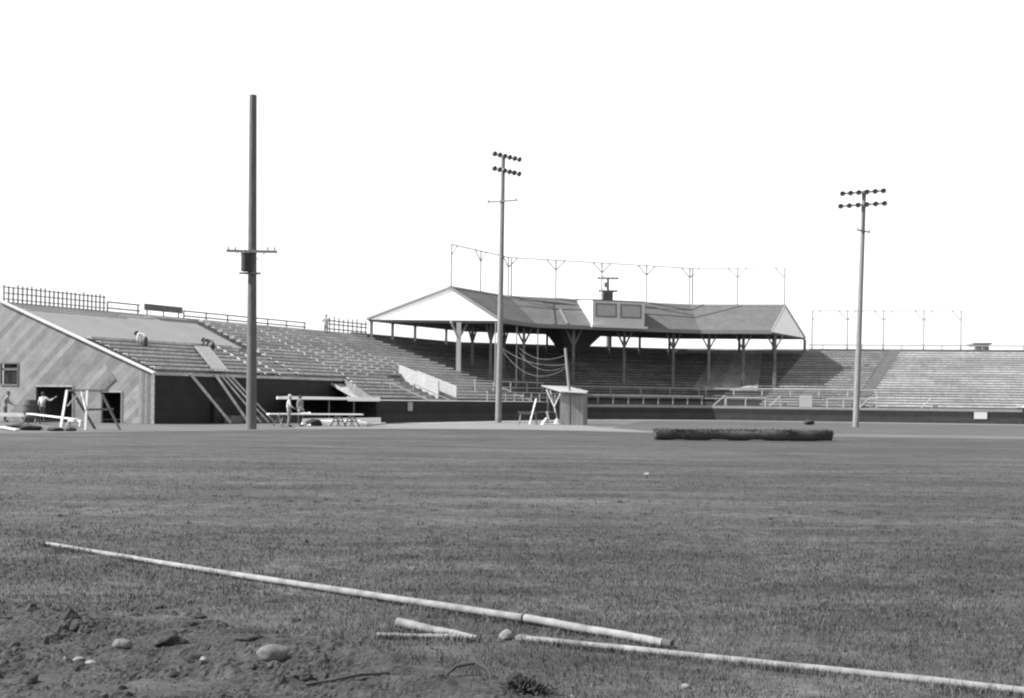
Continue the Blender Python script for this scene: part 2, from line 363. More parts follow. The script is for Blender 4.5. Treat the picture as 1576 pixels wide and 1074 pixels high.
# ------------------------------------------------------------------ open stand beyond it
B = thing('open_grandstand', 'weathered open plank stand between the unfinished bleacher and the roofed grandstand', 'grandstand', SL.at(-8, -25, 0))
b = MB(); b.prism(SL, steps(-4, 18), B_0, GL); b.build('stepped_deck', M['deck_wood'], B)
b = MB(); b.prism(SL, [(-8, 1.2), (-8, 1.50), (orow(-4)+.1, 1.55), (orow(-4)+.1, 1.2)], B_0, GL); b.build('front_walkway', M['coping'], B)
b = MB(); b.prism(SL, [(-8, 0), (-8, 1.56), (-2.95, 3.02), (-2.95, 0)], lambda o: B_0(o)-.12, lambda o: B_0(o)-.005); b.build('side_wall', M['grand_wood'], B)
for i in range(-4, 18):
    spans = ((lambda o: B_0(o)+.15, GL),) if i > 2 else ((lambda o: B_0(o)+.15, const(-22.6)), (const(-18.7), GL))
    for a, c in spans: q = MB(); q.prism(SL, plank(i), a, c); q.build('seat_plank', M['raw_wood'], B)
b = MB(); b.prism(SL, [(7.42, 0), (7.42, 7.25), (7.55, 7.25), (7.55, 0)], const(-28), GL); b.build('back_wall', M['deck_wood'], B)
# pale seat brackets in columns up the slope
def bracket_column(sg, t, i0, i1, par):
    for i in range(i0, i1):
        if random.random() < .15: continue
        q = MB(); c = sg.at(orow(i)+.07, t+random.uniform(-.05, .05), zrow(i)+.16)
        q.box(c, (.14, .32, .2), Matrix.Rotation(R(60), 3, 'Z')); q.build('seat_bracket', M['pale_wood'], par)
for k in range(3): bracket_column(SL, -32.2+1.45*k, 8+k, 18, A)
for k in range(8): bracket_column(SL, -27.4+1.45*k, 3 if k < 4 else 4, 18-2*max(0, k-3), B)
# white walls of the ramp that comes out through the seats
for t, o0, o1 in ((-20.0, -1.9, -5.6), (-19.0, -2.9, -6.6)):
    q = MB(); q.prism(SL, [(o0, zdeck(o0)-.4), (o0, zdeck(o0)+.95), (o1, zdeck(o1)+1.25), (o1, 1.45)], const(t), const(t+.15)); q.build('ramp_wall', M['ramp'], B)

# ------------------------------------------------------------------ roofed grandstand
G = thing('roofed_grandstand', 'roofed wooden grandstand bent around home plate with white gable ends', 'grandstand', SC.at(-8, 9, 0))
WINGS = ((SL, GL, L_end), (SC, C_0, C_1), (SR, R_0, GR))
def sweep(name, prof, m, par=G, wings=WINGS):
    b = MB()
    for sg, a, c in wings: b.prism(sg, prof, a, c)
    return b.build(name, m, par, merge=False)
sweep('stepped_deck', steps(-4, 18), M['grand_deck'])
for i in range(-3, 18): sweep('seat_plank', plank(i), M['grand_wood'])
sweep('front_walkway', [(-8, 1.1), (-8, 1.32), (orow(-4)+.1, 1.32), (orow(-4)+.1, 1.1)], M['coping'])
sweep('back_wall', [(7.42, 0), (7.42, 7.35), (7.58, 7.35), (7.58, 0)], M['trim'])
RZ, EZ = 11.4, 8.6
sweep('front_roof_slope', [(0, RZ), (-3.9, EZ), (-3.9, EZ-.16), (0, RZ-.16)], M['roof'])
sweep('back_roof_slope', [(0, RZ-.003), (6.3, EZ), (6.3, EZ-.16), (0, RZ-.165)], M['roof'])
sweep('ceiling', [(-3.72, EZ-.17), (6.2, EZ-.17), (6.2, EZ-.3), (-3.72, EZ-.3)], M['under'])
sweep('eave_fascia', [(-3.96, EZ-.33), (-3.96, EZ+.02), (-3.905, EZ+.02), (-3.905, EZ-.33)], M['trim'])
sweep('ridge_cap', [(-.2, RZ-.1), (0, RZ+.06), (.25, RZ-.06), (0, RZ-.02)], M['trim'])
tri = [(-3.75, EZ-.14), (0, RZ-.2), (6.1, EZ-.14)]
for sg, f, s_ in ((SL, GL, -1), (SR, GR, 1)):
    q = MB(); q.prism(sg, tri, lambda o: f(o)-.12*s_, lambda o: f(o)-.02*s_); q.build('gable_wall', M['white'], G)
    q = MB(); q.prism(sg, [(-3.8, EZ-.34), (-3.8, EZ-.16), (6.1, EZ-.16), (6.1, EZ-.34)], lambda o: f(o)-.16*s_, lambda o: f(o)-.02*s_); q.build('gable_beam', M['trim'], G)
    for pr in ([(0, RZ+.02), (-3.98, EZ+.02-.05), (-3.98, EZ-.22), (0, RZ-.2)], [(0, RZ+.02), (6.35, EZ+.0), (6.35, EZ-.2), (0, RZ-.2)]):
        q = MB(); q.prism(sg, pr, lambda o: f(o)+.04*s_, lambda o: f(o)-.015*s_); q.build('barge_board', M['post'] if s_ < 0 else M['panel'], G)
# smoother boards laid over the seats of the right wing, in strips running up the slope
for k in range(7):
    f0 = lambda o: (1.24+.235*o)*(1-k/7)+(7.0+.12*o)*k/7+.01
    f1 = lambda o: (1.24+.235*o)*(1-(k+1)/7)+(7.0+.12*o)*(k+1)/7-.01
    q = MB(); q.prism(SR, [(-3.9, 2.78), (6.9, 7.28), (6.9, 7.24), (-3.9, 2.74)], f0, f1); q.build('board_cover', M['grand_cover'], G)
# posts under the front half of the roof, with V braces
def brace_post(sg, t, o, m='post', r=.13, brace=1, sp=.8):
    z0 = zdeck(o)-.15; q = MB(); q.bar(sg.at(o, t, z0), sg.at(o, t, EZ-.3), r*2, r*2); p = q.build('roof_post', M[m], G)
    if brace:
        for s_ in (-1, 1):
            q = MB(); q.bar(sg.at(o, t+.1*s_, 6.95), sg.at(o, t+sp*s_, EZ-.32), .14, .14); q.build('brace', M[m], p)
brace_post(SL, -9.4, -.6, r=.2, sp=1.3)
for t, o in ((-4.6, 1.0), (-5.5, -1.5), (-.6, 0)): brace_post(SL, t, o, 'beam')
for t in (.6, 5.6, 10.9, 16.2): brace_post(SC, t, -2.7, 'grand_wood')
for t in (1.9, 5.2, 8.2): brace_post(SR, t, -2.7, 'grand_wood')
for sg, ts in ((SL, (-13.0, -9.9, -6.4, -1.2)), (SC, (2, 6.6, 10.2, 13.7, 17.1, 20.6)), (SR, (2.2, 5.3, 8.8, 12.0))):
    for t in ts:
        q = MB(); q.bar(sg.at(6.1, t, 6.4), sg.at(6.1, t, EZ-.3), .24, .24); q.build('back_post', M['beam'], G)
for t in (-8.4, -4.7, -.8):
    q = MB(); q.bar(SL.at(-3.7, t, 2.1), SL.at(-3.7, t, EZ-.33), .1, .1); q.build('eave_post', M['post'], G)
# screen frame along the ridge
ridge = [(SL, -9.8), (SL, -4.95), (SL, 0), (SC, 4.87), (SC, 9.73), (SC, 14.6), (SR, 0), (SR, 4.7), (SR, 9.3)]
RP = [sg.at(0, t, RZ+.03) for sg, t in ridge]; H = 3.62; up = Vector((0,0,H))
for k, p in enumerate(RP):
    q = MB(); q.tube([p, p+up], .08, 6)
    if k in (2, 6): q.tube([p+Vector((.3,.05,0)), p+Vector((.3,.05,0))+up], .07, 6)
    sp = q.build('screen_post', M['rail'], G)
    for j in (k-1, k+1):
        if 0 <= j < len(RP):
            d = (RP[j]-p).normalized(); q = MB(); q.tube([p+Vector((0,0,H-.95)), p+d*.95+up], .055, 5); q.build('screen_brace', M['rail'], sp)
for a, c in zip(RP, RP[1:]):
    q = MB(); q.tube([a+up, c+up], .055, 5); q.build('screen_rail', M['rail'], G)
# thin dark lines and one dark bar on the roof
onroof = lambda sg, o, t: sg.at(o, t, RZ+(RZ-EZ)/3.9*o+.05)
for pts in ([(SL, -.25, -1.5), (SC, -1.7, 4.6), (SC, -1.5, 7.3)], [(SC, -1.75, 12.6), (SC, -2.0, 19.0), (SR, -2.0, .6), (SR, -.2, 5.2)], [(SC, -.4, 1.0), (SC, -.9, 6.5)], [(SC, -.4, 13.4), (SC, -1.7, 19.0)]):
    q = MB(); q.tube([onroof(sg, o, t) for sg, o, t in pts], .045, 6); q.build('roof_line', M['trim'], G)
q = MB(); q.bar(onroof(SC, -1.75, 4.6), onroof(SC, -3.75, 4.5), .22, .1); q.build('roof_bar', M['trim'], G)
# press box
p0, p1 = 7.0, 12.45
q = MB(); q.prism(SC, [(-3.72, 8.75), (-3.72, 11.02), (-.25, 11.3), (-.25, 8.9)], const(p0+.01), const(p1-.01)); pb = q.build('press_box', M['white'], G)
q = MB(); q.prism(SC, [(-3.80, 8.72), (-3.80, 11.04), (-3.73, 11.04), (-3.73, 8.72)], const(p0), const(p1)); q.build('front_panel', M['press'], pb)
q = MB(); q.prism(SC, [(-3.85, 11.03), (-3.85, 11.12), (-.1, 11.42), (-.1, 11.31)], const(p0-.05), const(p1+.05)); q.build('press_box_roof', M['roof'], pb)
q = MB(); q.prism(SC, [(-4.2, 8.5), (-4.2, 8.72), (-3.8, 8.72), (-3.8, 8.5)], const(p0-.2), const(p1+.15)); q.build('sill_shelf', M['press'], pb)
for a, c in ((p0+.33, p0+2.5), (p0+2.9, p0+5.1)):
    q = MB()
    for z in (9.55, 10.73): q.prism(SC, [(-3.87, z-.06), (-3.87, z+.06), (-3.8, z+.06), (-3.8, z-.06)], const(a), const(c))
    for t in (a, c-.12): q.prism(SC, [(-3.87, 9.612), (-3.87, 10.668), (-3.8, 10.668), (-3.8, 9.612)], const(t), const(t+.12))
    wf = q.build('window_frame', M['trim'], pb)
    q = MB(); q.prism(SC, [(-3.835, 9.61), (-3.835, 10.67), (-3.802, 10.67), (-3.802, 9.61)], const(a+.12), const(c-.12)); q.build('window_shutter', M['panel'], wf)
# dark tapered stair housing that hangs under the press box
q = MB()
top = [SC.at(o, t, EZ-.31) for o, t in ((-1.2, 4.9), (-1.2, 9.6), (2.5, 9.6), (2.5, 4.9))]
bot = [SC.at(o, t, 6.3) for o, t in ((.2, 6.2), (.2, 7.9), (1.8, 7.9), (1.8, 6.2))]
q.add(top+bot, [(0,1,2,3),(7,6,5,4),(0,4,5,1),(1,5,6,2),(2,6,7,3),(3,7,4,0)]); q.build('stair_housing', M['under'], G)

# ------------------------------------------------------------------ uncovered stand at the right
D = thing('open_bleacher', 'long uncovered plank bleacher to the right of the roofed grandstand', 'bleachers', SR.at(-8, 30, 0))
DE = const(52)
b = MB(); b.prism(SR, steps(-5, 18), GR, DE); b.build('stepped_deck', M['deck_old'], D)
for t in (17.75, 35.05): b = MB(); b.prism(SR, [(-6.9, 1.5), (7.0, 7.3), (7.0, 7.2), (-6.9, 1.4)], lambda o: t+.417*o, lambda o: t+1.1+.417*o); b.build('aisle_boards', M['aisle'], D)
for i in range(-5, 18):
    for a, c in ((lambda o: GR(o)+.02, lambda o: 17.7+.417*o), (lambda o: 18.9+.417*o, lambda o: 35.0+.417*o), (lambda o: 36.2+.417*o, DE)):
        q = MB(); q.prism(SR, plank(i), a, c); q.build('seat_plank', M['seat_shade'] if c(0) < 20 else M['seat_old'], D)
b = MB(); b.prism(SR, [(-8, 1.05), (-8, 1.32), (orow(-5)+.1, 1.32), (orow(-5)+.1, 1.0)], GR, DE); b.build('front_walkway', M['coping'], D)
b = MB(); b.prism(SR, [(7.42, 0), (7.42, 7.4), (7.55, 7.4), (7.55, 0)], GR, DE); b.build('back_wall', M['grand_wood'], D)
b = MB(); b.prism(SR, [(7.4, 7.75), (7.4, 7.87), (7.5, 7.87), (7.5, 7.75)], GR, DE); b.build('back_rail', M['rail'], D)
for t in range(14, 52, 4):
    q = MB(); q.bar(SR.at(7.45, t, 7.35), SR.at(7.45, t, 7.75), .08, .08); q.build('rail_post', M['rail'], D)
# screen frame above its back wall
F = thing('screen_frame', 'thin post and wire screen frame above the right open bleacher', 'screen frame', SR.at(7.65, 20, 0))
tp = [12.9, 16.5, 20.15, 24.2, 27.9]
for k, t in enumerate(tp):
    q = MB(); q.tube([SR.at(7.65, t, 0), SR.at(7.65, t, 11.45)], .085, 6); sp = q.build('screen_post', M['rail'], F)
    for s_ in (-1, 1):
        if 0 <= k+s_ < len(tp): q = MB(); q.tube([SR.at(7.65, t, 10.4), SR.at(7.65, t+s_*.9, 11.4)], .055, 5); q.build('screen_brace', M['rail'], sp)
for a, c in zip(tp, tp[1:]): q = MB(); q.tube([SR.at(7.65, a, 11.42), SR.at(7.65, c, 11.42)], .06, 5); q.build('screen_rail', M['rail'], F)
# small pale hut seen over the back wall
hp = SR.at(9.6, 30.2, 0); Hh = thing('roof_hut', 'small pale box hut rising behind the right open bleacher', 'hut', hp)
q = MB(); q.box(hp+Vector((0,0,4.0)), (1.5, 1.6, 8.0)); q.build('hut_wall', M['panel'], Hh)
q = MB(); q.box(hp+Vector((0,0,8.1)), (1.9, 2.0, .18)); q.build('hut_roof', M['coping'], Hh)
q = MB(); q.box(hp+Vector((0,-.92,7.6)), (.9, .06, .4)); q.build('hut_window', M['trim'], Hh)

# ------------------------------------------------------------------ wall round the field
Wl = thing('field_wall', 'low dark board wall running round the field below all the seats', 'wall', SC.at(-8, 9, 0))
FW = ((SL, lambda o: B_0(o)-.0, L_end), (SC, C_0, C_1), (SR, R_0, const(52)))
sweep('upper_boards', [(-8.1, .6), (-8.1, 1.1), (-8.01, 1.1), (-8.01, .6)], M['dark_wall'], Wl, FW)
sweep('lower_boards', [(-8.12, 0), (-8.12, .597), (-8.01, .597), (-8.01, 0)], M['dark_wall2'], Wl, FW)
q = MB(); q.prism(SL, [(-8.1, 1.103), (-8.1, 1.49), (-8.012, 1.49), (-8.012, 1.103)], B_0, lambda o: -3); q.build('raised_boards', M['dark_wall'], Wl)
for nm, sg, t, w, h, z, m, lb in (('wall_sign', SL, -27.3, .55, .62, 1.1, 'panel', 'small grey square panel fixed to the left field wall beside the dugout'),
                             ('wall_sign', SR, 25.9, 1.1, .62, .75, 'press', 'white square panel fixed to the right field wall')):
    q = MB(); q.prism(sg, [(-8.17, z-h/2), (-8.17, z+h/2), (-8.125, z+h/2), (-8.125, z-h/2)], const(t-w/2), const(t+w/2))
    tag(q.build(nm, M[m], origin=sg.at(-8.15, t, z)), lb, 'sign')

# dugouts
def dugout(sg, t0, t1, label, kerb):
    Dg = thing('dugout', label, 'dugout', sg.at(-8.2, (t0+t1)/2, 0)); a, c = const(t0), const(t1)
    b = MB(); b.prism(sg, [(-8.3, 1.5), (-8.3, 1.6), (-3.0, 1.72), (-3.0, 1.6)], (lambda o: t0+(o+8.3)*1.26) if kerb else a, c); b.build('roof', M['deck_wood'], Dg)
    m = t0+(t1-t0)*.66
    b = MB(); b.prism(sg, [(-8.36, 1.52), (-8.36, 1.68), (-8.305, 1.68), (-8.305, 1.52)], a, const(m)); b.build('fascia_board', M['white'], Dg)
    b = MB(); b.prism(sg, [(-8.38, 1.44), (-8.38, 1.71), (-8.305, 1.71), (-8.305, 1.44)], const(m), c); b.build('fascia_board', M['white'], Dg)
    for t in ((t1-.15,) if kerb else (t0, t1-.15)): b = MB(); b.prism(sg, [(-8.2, 0), (-8.2, 1.49), (-3, 1.58), (-3, 0)], const(t), const(t+.15)); b.build('side_wall', M['dark_wall'], Dg)
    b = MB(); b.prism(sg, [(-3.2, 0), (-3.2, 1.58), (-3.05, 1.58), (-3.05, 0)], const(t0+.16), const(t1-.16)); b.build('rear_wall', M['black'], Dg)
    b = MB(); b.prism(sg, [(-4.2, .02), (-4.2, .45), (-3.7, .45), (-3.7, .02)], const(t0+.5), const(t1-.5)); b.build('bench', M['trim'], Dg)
    if kerb: b = MB(); b.prism(sg, [(-8.45, 0), (-8.45, .36), (-8.25, .36), (-8.25, 0)], const(t0+2.2), c); b.build('front_kerb', M['white'], Dg)
    for k in range(1, 4):
        t = t0+(t1-t0)*k/4; b = MB(); b.bar(sg.at(-8.15, t, 0), sg.at(-8.15, t, 1.5), .08, .08); b.build('post', M['trim'], Dg)
dugout(SL, -41.2, -31.1, 'dark dugout with a pale roof edge in front of the unfinished bleacher', True)
dugout(SR, 29.5, 39.5, 'dark dugout set in the right field wall at the right edge of the photo', False)

# ------------------------------------------------------------------ pipe rails round the box seats
def railing(label, sg, o, zb, zt, ts, mid=None, m='rail'):
    p = sg.at(o, (ts[0]+ts[-1])/2, zb); T = thing('pipe_railing', label, 'railing', p, 'pipe railings along the box seats')
    for t in ts: q = MB(); q.tube([sg.at(o, t, zb), sg.at(o, t, zt)], .06, 6); q.build('rail_post', M[m], T)
    q = MB(); q.tube([sg.at(o, ts[0]-.1, zt), sg.at(o, ts[-1]+.1, zt)], .07, 6); q.build('top_rail', M[m], T)
    if mid: q = MB(); q.tube([sg.at(o, ts[0]-.1, mid), sg.at(o, ts[-1]+.1, mid)], .05, 6); q.build('mid_rail', M[m], T)
rng = lambda a, c, s: [a+(c-a)*k/max(1, round((c-a)/s)) for k in range(max(1, round((c-a)/s))+1)]
railing('upper pipe railing in front of the covered left seats beside the white ramp', SL, -4.9, 2.1, 3.2, rng(-13.5, -2.0, 2.6), 2.7)
railing('lower pipe railing along the left field wall by the white ramp', SL, -7.6, 1.42, 2.25, rng(-16, -3.2, 1.5), 1.85)
railing('upper pipe railing across the middle boxes below the press box', SC, -4.9, 2.1, 2.95, rng(2.2, 17.8, 2.9), m='rail_dim')
railing('lower pipe railing along the middle field wall behind the shed', SC, -7.2, 1.42, 2.15, rng(3, 16.8, 1.6), m='rail_dim')
railing('upper pipe railing below the right end of the roof', SR, -4.9, 2.1, 2.95, rng(1.6, 17.4, 2.6))
railing('short lower pipe railing along the wall left of the pale gate', SR, -7.2, 1.32, 2.1, rng(3.4, 7.0, 1.6))
railing('short lower pipe railing along the wall right of the pale gate', SR, -7.2, 1.32, 2.1, rng(12.6, 17.0, 1.5))
gt = thing('box_gate', 'pale slatted gate panel standing on the right field wall', 'gate', SR.at(-7.2, 10.7, 1.3))
for k in range(6): q = MB(); q.prism(SR, [(-7.23, 1.33), (-7.23, 2.4), (-7.18, 2.4), (-7.18, 1.33)], const(10.1+.19*k), const(10.1+.19*k+.16)); q.build('gate_slat', M['panel'], gt)
q = MB(); q.prism(SR, [(-7.17, 2.0), (-7.17, 2.1), (-7.14, 2.1), (-7.14, 2.0)], const(10.1), const(11.24)); q.build('gate_batten', M['panel'], gt)
for k, (t, lb) in enumerate(((2.2, 'slanting step handrail nearest the bend of the right field wall'), (7.3, 'slanting step handrail just left of the pale gate'), (15.4, 'slanting step handrail left of the right light pole'), (20.8, 'slanting step handrail right of the right light pole'))):
    h = thing('step_handrail', lb, 'handrail', SR.at(-7.9, t, 1.3), 'slanting step handrails on the right field wall')
    q = MB(); q.tube([SR.at(-7.9, t, 1.34), SR.at(-7.0, t+1.1, 2.3)], .045, 6); q.build('slanting_rail', M['post'], h)
    q = MB(); q.tube([SR.at(-7.0, t+1.1, 1.3), SR.at(-7.0, t+1.1, 2.3)], .04, 6); q.build('rail_post', M['rail'], h)
for k, (t, s_) in enumerate(((-24.6, 1), (-21.7, 1), (-9.2, 1))):
    lb = ('slanting step handrail right of the left dugout', 'slanting step handrail below the white ramp', 'slanting step handrail left of the middle light pole')[k]
    h = thing('step_handrail', lb, 'handrail', SL.at(-7.8, t, 1.5), 'slanting step handrails on the left field wall')
    q = MB(); q.tube([SL.at(-7.8, t, 1.55), SL.at(-5.2, t-1.0, 2.75)], .045, 6); q.build('slanting_rail', M['rail'], h)
    q = MB(); q.tube([SL.at(-5.2, t-1.0, 1.6), SL.at(-5.2, t-1.0, 2.75)], .04, 6); q.build('rail_post', M['rail'], h)

# ------------------------------------------------------------------ rails and fences along the top of the left stand
pf = thing('picket_fence', 'row of grey upright pickets along the top of the unfinished bleacher', 'fence', SL.at(7.5, -44, 7.2))
for k in range(24):
    t = -48.0+7.5*k/23; q = MB(); q.bar(SL.at(7.5, t, 7.2), SL.at(7.5, t, 8.28+random.uniform(-.08, .08)), .11, .05); q.build('picket', M['picket'], pf)
for z in (7.42, 7.78, 8.14): q = MB(); q.bar(SL.at(7.44, -48.1, z), SL.at(7.44, -40.4, z), .04, .07); q.build('fence_rail', M['picket'], pf)
def toprail(label, a, c, zs, step, extra=0):
    T = thing('top_railing', label, 'railing', SL.at(7.5, (a+c)/2, 7.2), 'rails along the top of the left stands')
    for t in rng(a, c, step): q = MB(); q.bar(SL.at(7.5, t, 7.2), SL.at(7.5, t, zs[-1]+.05+extra*random.uniform(0, 1)), .09, .09); q.build('rail_post', M['beam'], T)
    for z in zs: q = MB(); q.bar(SL.at(7.43, a-.1, z), SL.at(7.43, c+.1, z), .04, .1); q.build('rail_board', M['beam'], T)
    return T
toprail('plain two board railing next to the picket fence', -40.2, -37.6, (7.45, 7.85), 2.5)
toprail('long two board railing along the skyline behind the tall bare pole', -33.4, -20.2, (7.4, 7.75), 2.4)
T = toprail('board railing with tall unfinished uprights left of the roof gable', -17.6, -12.0, (7.45, 7.85, 8.15), .62, .5)
wb = thing('skyline_board', 'dark solid board panel on the skyline above the crouching worker', 'board panel', SL.at(7.5, -35.2, 7.2))
q = MB(); q.prism(SL, [(7.4, 7.55), (7.4, 8.0), (7.48, 8.0), (7.48, 7.55)], const(-37.1), const(-33.6)); q.build('board_panel', M['beam'], wb)
for t in (-36.8, -35.3, -33.9): q = MB(); q.bar(SL.at(7.5, t, 7.2), SL.at(7.5, t, 7.6), .08, .08); q.build('panel_post', M['beam'], wb)

# ------------------------------------------------------------------ poles
def insul(q, p): q.lathe(p, (0,0,1), [(.03, 0), (.05, .03), (.03, .07), (.055, .1), (.03, .16)], 8)
up1 = thing('utility_pole', 'tall bare wooden pole with a crossarm and transformer in front of the left stand', 'utility pole', (-13.3, 58.1, 0))
top = Vector((-13.42, 58.1, 17.05)); base = Vector((-13.3, 58.1, -.3))
pat = lambda z: base+(top-base)*((z+.3)/17.35)
q = MB(); pts = [pat(z) for z in np.linspace(-.3, 17.05, 14)]; q.tube(pts, [float(r) for r in np.linspace(.265, .185, 14)], 18); q.build('pole', M['pole_dark'], up1, smooth=False)
c = pat(9.05); q = MB(); q.bar(c+Vector((-1.25, -.27, 0)), c+Vector((1.33, -.27, -.02)), .1, .14); ca = q.build('crossarm', M['trim'], up1)
for x in (-1.15, -.8, .85, 1.2): q = MB(); insul(q, c+Vector((x, -.27, .07))); q.build('insulator', M['metal'], ca)
for x in (-.75, .75): q = MB(); q.bar(c+Vector((x, -.29, -.05)), c+Vector((0, -.29, -.65)), .04, .03); q.build('arm_brace', M['metal'], ca)
c = pat(7.92); q = MB(); q.bar(c+Vector((-.6, -.27, 0)), c+Vector((.5, -.27, 0)), .1, .1); q.build('crossarm', M['trim'], up1)
c = pat(8.0); q = MB(); q.lathe(c+Vector((-.22, -.42, 0)), (0,0,1), [(.2,0),(.25,.04),(.25,.85),(.27,.87),(.27,.92),(.1,.98)], 18); tr = q.build('transformer', M['black'], up1)
q = MB(); insul(q, c+Vector((-.32, -.42, .95))); insul(q, c+Vector((-.1, -.42, .95))); q.build('bushing', M['metal'], tr)

def light_pole(label, base, H, lean, ad, zs, half, hs2, ld, lz, lh, r0, r1):
    T = thing('light_pole', label, 'light pole', base, 'floodlight poles'); bs = Vector(base); tp = bs+Vector((lean[0], lean[1], H))
    at = lambda z: bs+(tp-bs)*(z/H)
    q = MB(); n = 12; q.tube([at(z) for z in np.linspace(-.2, H, n)], [float(r) for r in np.linspace(r0, r1, n)], 14); q.build('pole', M['pole'], T)
    ad = Vector(ad).normalized(); face = Vector((ad.y, -ad.x, 0)).normalized()
    if face.y > 0: face = -face
    aim = (-face*-1).normalized(); aim = (face+Vector((0,0,-.45))).normalized()
    for z, hf in zip(zs, half):
        c = at(z)+face*.16
        q = MB(); q.bar(c-ad*hf, c+ad*hf, .1, .13); arm = q.build('crossarm', M['metal'], T)
        for k in range(6):
            x = -hf+2*hf*k/5; p = c+ad*x+face*.1+Vector((0,0,.02))
            q = MB(); q.lathe(p, aim, [(.05, -.15), (.09, -.1), (.12, 0), (.185, .12), (.2, .2), (.185, .2), (.11, .06), (.02, .02)], 14)
            q.bar(c+ad*x, p-aim*.1, .04, .04); q.build('floodlight', M['lamp'], T)
    c = at(lz)+Vector((0,-r1-.05,0)); q = MB(); d = Vector(ld).normalized(); q.bar(c-d*lh, c+d*lh, .08, .1); st = q.build('step_crossarm', M['metal'], T)
    for s_ in (-.9, .9): q = MB(); insul(q, c+d*(lh*s_)+Vector((0,0,.05))); q.build('insulator', M['metal'], st)
    q = MB(); q.tube([at(lz-.2)+face*(r1+.03), at(zs[1])+face*(r1+.03)], .03, 6); q.build('conduit', M['metal'], T)
light_pole('floodlight pole with a lamp rack standing left of the shed', (-.97, 82.4, 0), 19.4, (.12, 0), (.69, .72, 0), (19.25, 18.2), (1.28, 1.28), 0, (.9, -.4, .0), 16.0, 1.2, .235, .15)
light_pole('floodlight pole with a lamp rack standing in front of the right bleacher', (24.72, 81.7, 0), 17.0, (.4, 0), (.89, -.45, 0), (16.85, 15.95), (1.42, 1.52), 0, (.75, .66, 0), 14.05, .85, .22, .15)
up2 = thing('utility_pole', 'utility pole with transformer showing above the press box', 'utility pole', SC.at(8.6, 14.65, 0))
pb_ = SC.at(8.6, 14.65, 0); Zp = lambda z, x=0, y=0: pb_+Vector((x-.1*(z/14.6), y, z))
q = MB(); q.tube([Zp(-.2), Zp(7), Zp(14.75)], [.2, .17, .13], 12); q.build('pole', M['pole'], up2)
for z, hf in ((14.6, 1.12), (13.25, 1.0)):
    q = MB(); q.bar(Zp(z, -hf, -.2), Zp(z, hf, -.2), .14, .2); ca = q.build('crossarm', M['trim'], up2)
    for x in (-.9, -.5, .5, .9): q = MB(); insul(q, Zp(z+.07, x*hf, -.2)); q.build('insulator', M['metal'], ca)
q = MB(); q.box(Zp(12.75, -.05, -.5), (1.05, .6, .9)); q.build('transformer', M['black'], up2)
q = MB(); q.box(Zp(13.9, -.2, -.25), (.4, .3, .5)); q.build('fuse_box', M['metal'], up2)

# ------------------------------------------------------------------ shed, mast, ropes and the workbench clutter beside it
def quadbox(a, b, z0, z1, depth):       # wall panel between two ground points, depth towards +Y
    q = MB(); a = Vector((a[0], a[1], 0)); b = Vector((b[0], b[1], 0)); d = (b-a).normalized(); n = Vector((-d.y, d.x, 0))*depth
    q.add([a+Vector((0,0,z0)), b+Vector((0,0,z0)), b+n+Vector((0,0,z0)), a+n+Vector((0,0,z0)), a+Vector((0,0,z1)), b+Vector((0,0,z1)), b+n+Vector((0,0,z1)), a+n+Vector((0,0,z1))],
        [(0,3,2,1),(4,5,6,7),(0,1,5,4),(1,2,6,5),(2,3,7,6),(3,0,4,7)]); return q
sh = thing('tool_shed', 'small lean-to shed with a pale tilted roof below the press box', 'shed', (4.0, 77.6, 0))
quadbox((3.33, 77.3), (3.93, 77.3), 0, 2.1, .08).build('front_wall', M['shed'], sh)
quadbox((4.02, 77.3), (4.82, 77.3), 0, 2.1, .08).build('front_wall', M['shed'], sh)
quadbox((4.83, 77.3), (5.25, 79.0), 0, 2.1, .08).build('side_wall', M['shed'], sh)
quadbox((3.33, 79.0), (5.2, 79.0), 0, 2.3, .08).build('back_wall', M['shed'], sh)
q = MB(); ra = [(2.0, 78.4, 2.62), (3.3, 77.0, 2.2), (5.05, 77.0, 2.12), (5.3, 79.2, 2.28), (4.0, 79.3, 2.56)]
q.add(ra+[(x, y, z+.06) for x, y, z in ra], [(0,1,2,3,4),(9,8,7,6,5)]+[(i, (i+1) % 5, (i+1) % 5+5, i+5) for i in range(5)]); q.build('roof', M['tin'], sh)
for (a, c) in (((2.35, 77.9, 2.4), (2.9, 77.5, 1.2)), ((2.9, 77.5, 1.25), (3.28, 77.2, 2.1)), ((2.62, 78.0, 2.4), (3.2, 77.4, 0))):
    q = MB(); q.bar(a, c, .1, .06); q.build('roof_brace', M['raw_wood'], sh)
q = MB(); q.bar((2.5, 79.0, 0), (2.5, 79.0, 2.5), .1, .1); q.build('corner_post', M['beam'], sh)
ms = MB(); ms.tube([(3.99, 77.55, -.1), (3.97, 77.52, 1.2), (3.93, 77.45, 2.0), (3.58, 77.2, 5.2)], [.1, .1, .1, .085], 12)
tag(ms.build('wooden_mast', M['mast'], origin=(3.99, 77.55, 0)), 'pale leaning wooden mast rising through the shed roof', 'mast')
e1 = SL.at(-3.6, -4.7, 6.6); e0 = SL.at(-3.6, -8.3, 6.6); mt = lambda z: Vector((3.93-.109*(z-2.0), 77.45-.078*(z-2.0)-.09, z))
for k, (a, c, sag, lb) in enumerate(((e1, mt(4.75), .75, 'highest of the sagging ropes between the roof eave and the mast'), (e0, mt(4.1), .7, 'sagging rope second from the top between the eave and the mast'),
                               (e0+Vector((.3,.3,-.15)), mt(3.9), 1.5, 'lowest and slackest of the ropes strung to the mast'), (e1+Vector((0,0,-.3)), mt(4.0), 1.0, 'sagging rope second from the bottom between the eave and the mast'))):
    q = MB(); q.tube([a.lerp(c, s)+Vector((0,0,-sag*4*s*(1-s))) for s in np.linspace(0, 1, 14)], .014, 5)
    tag(q.build('sagging_rope', M['rope'], origin=a), lb, 'rope', 'ropes strung to the mast')
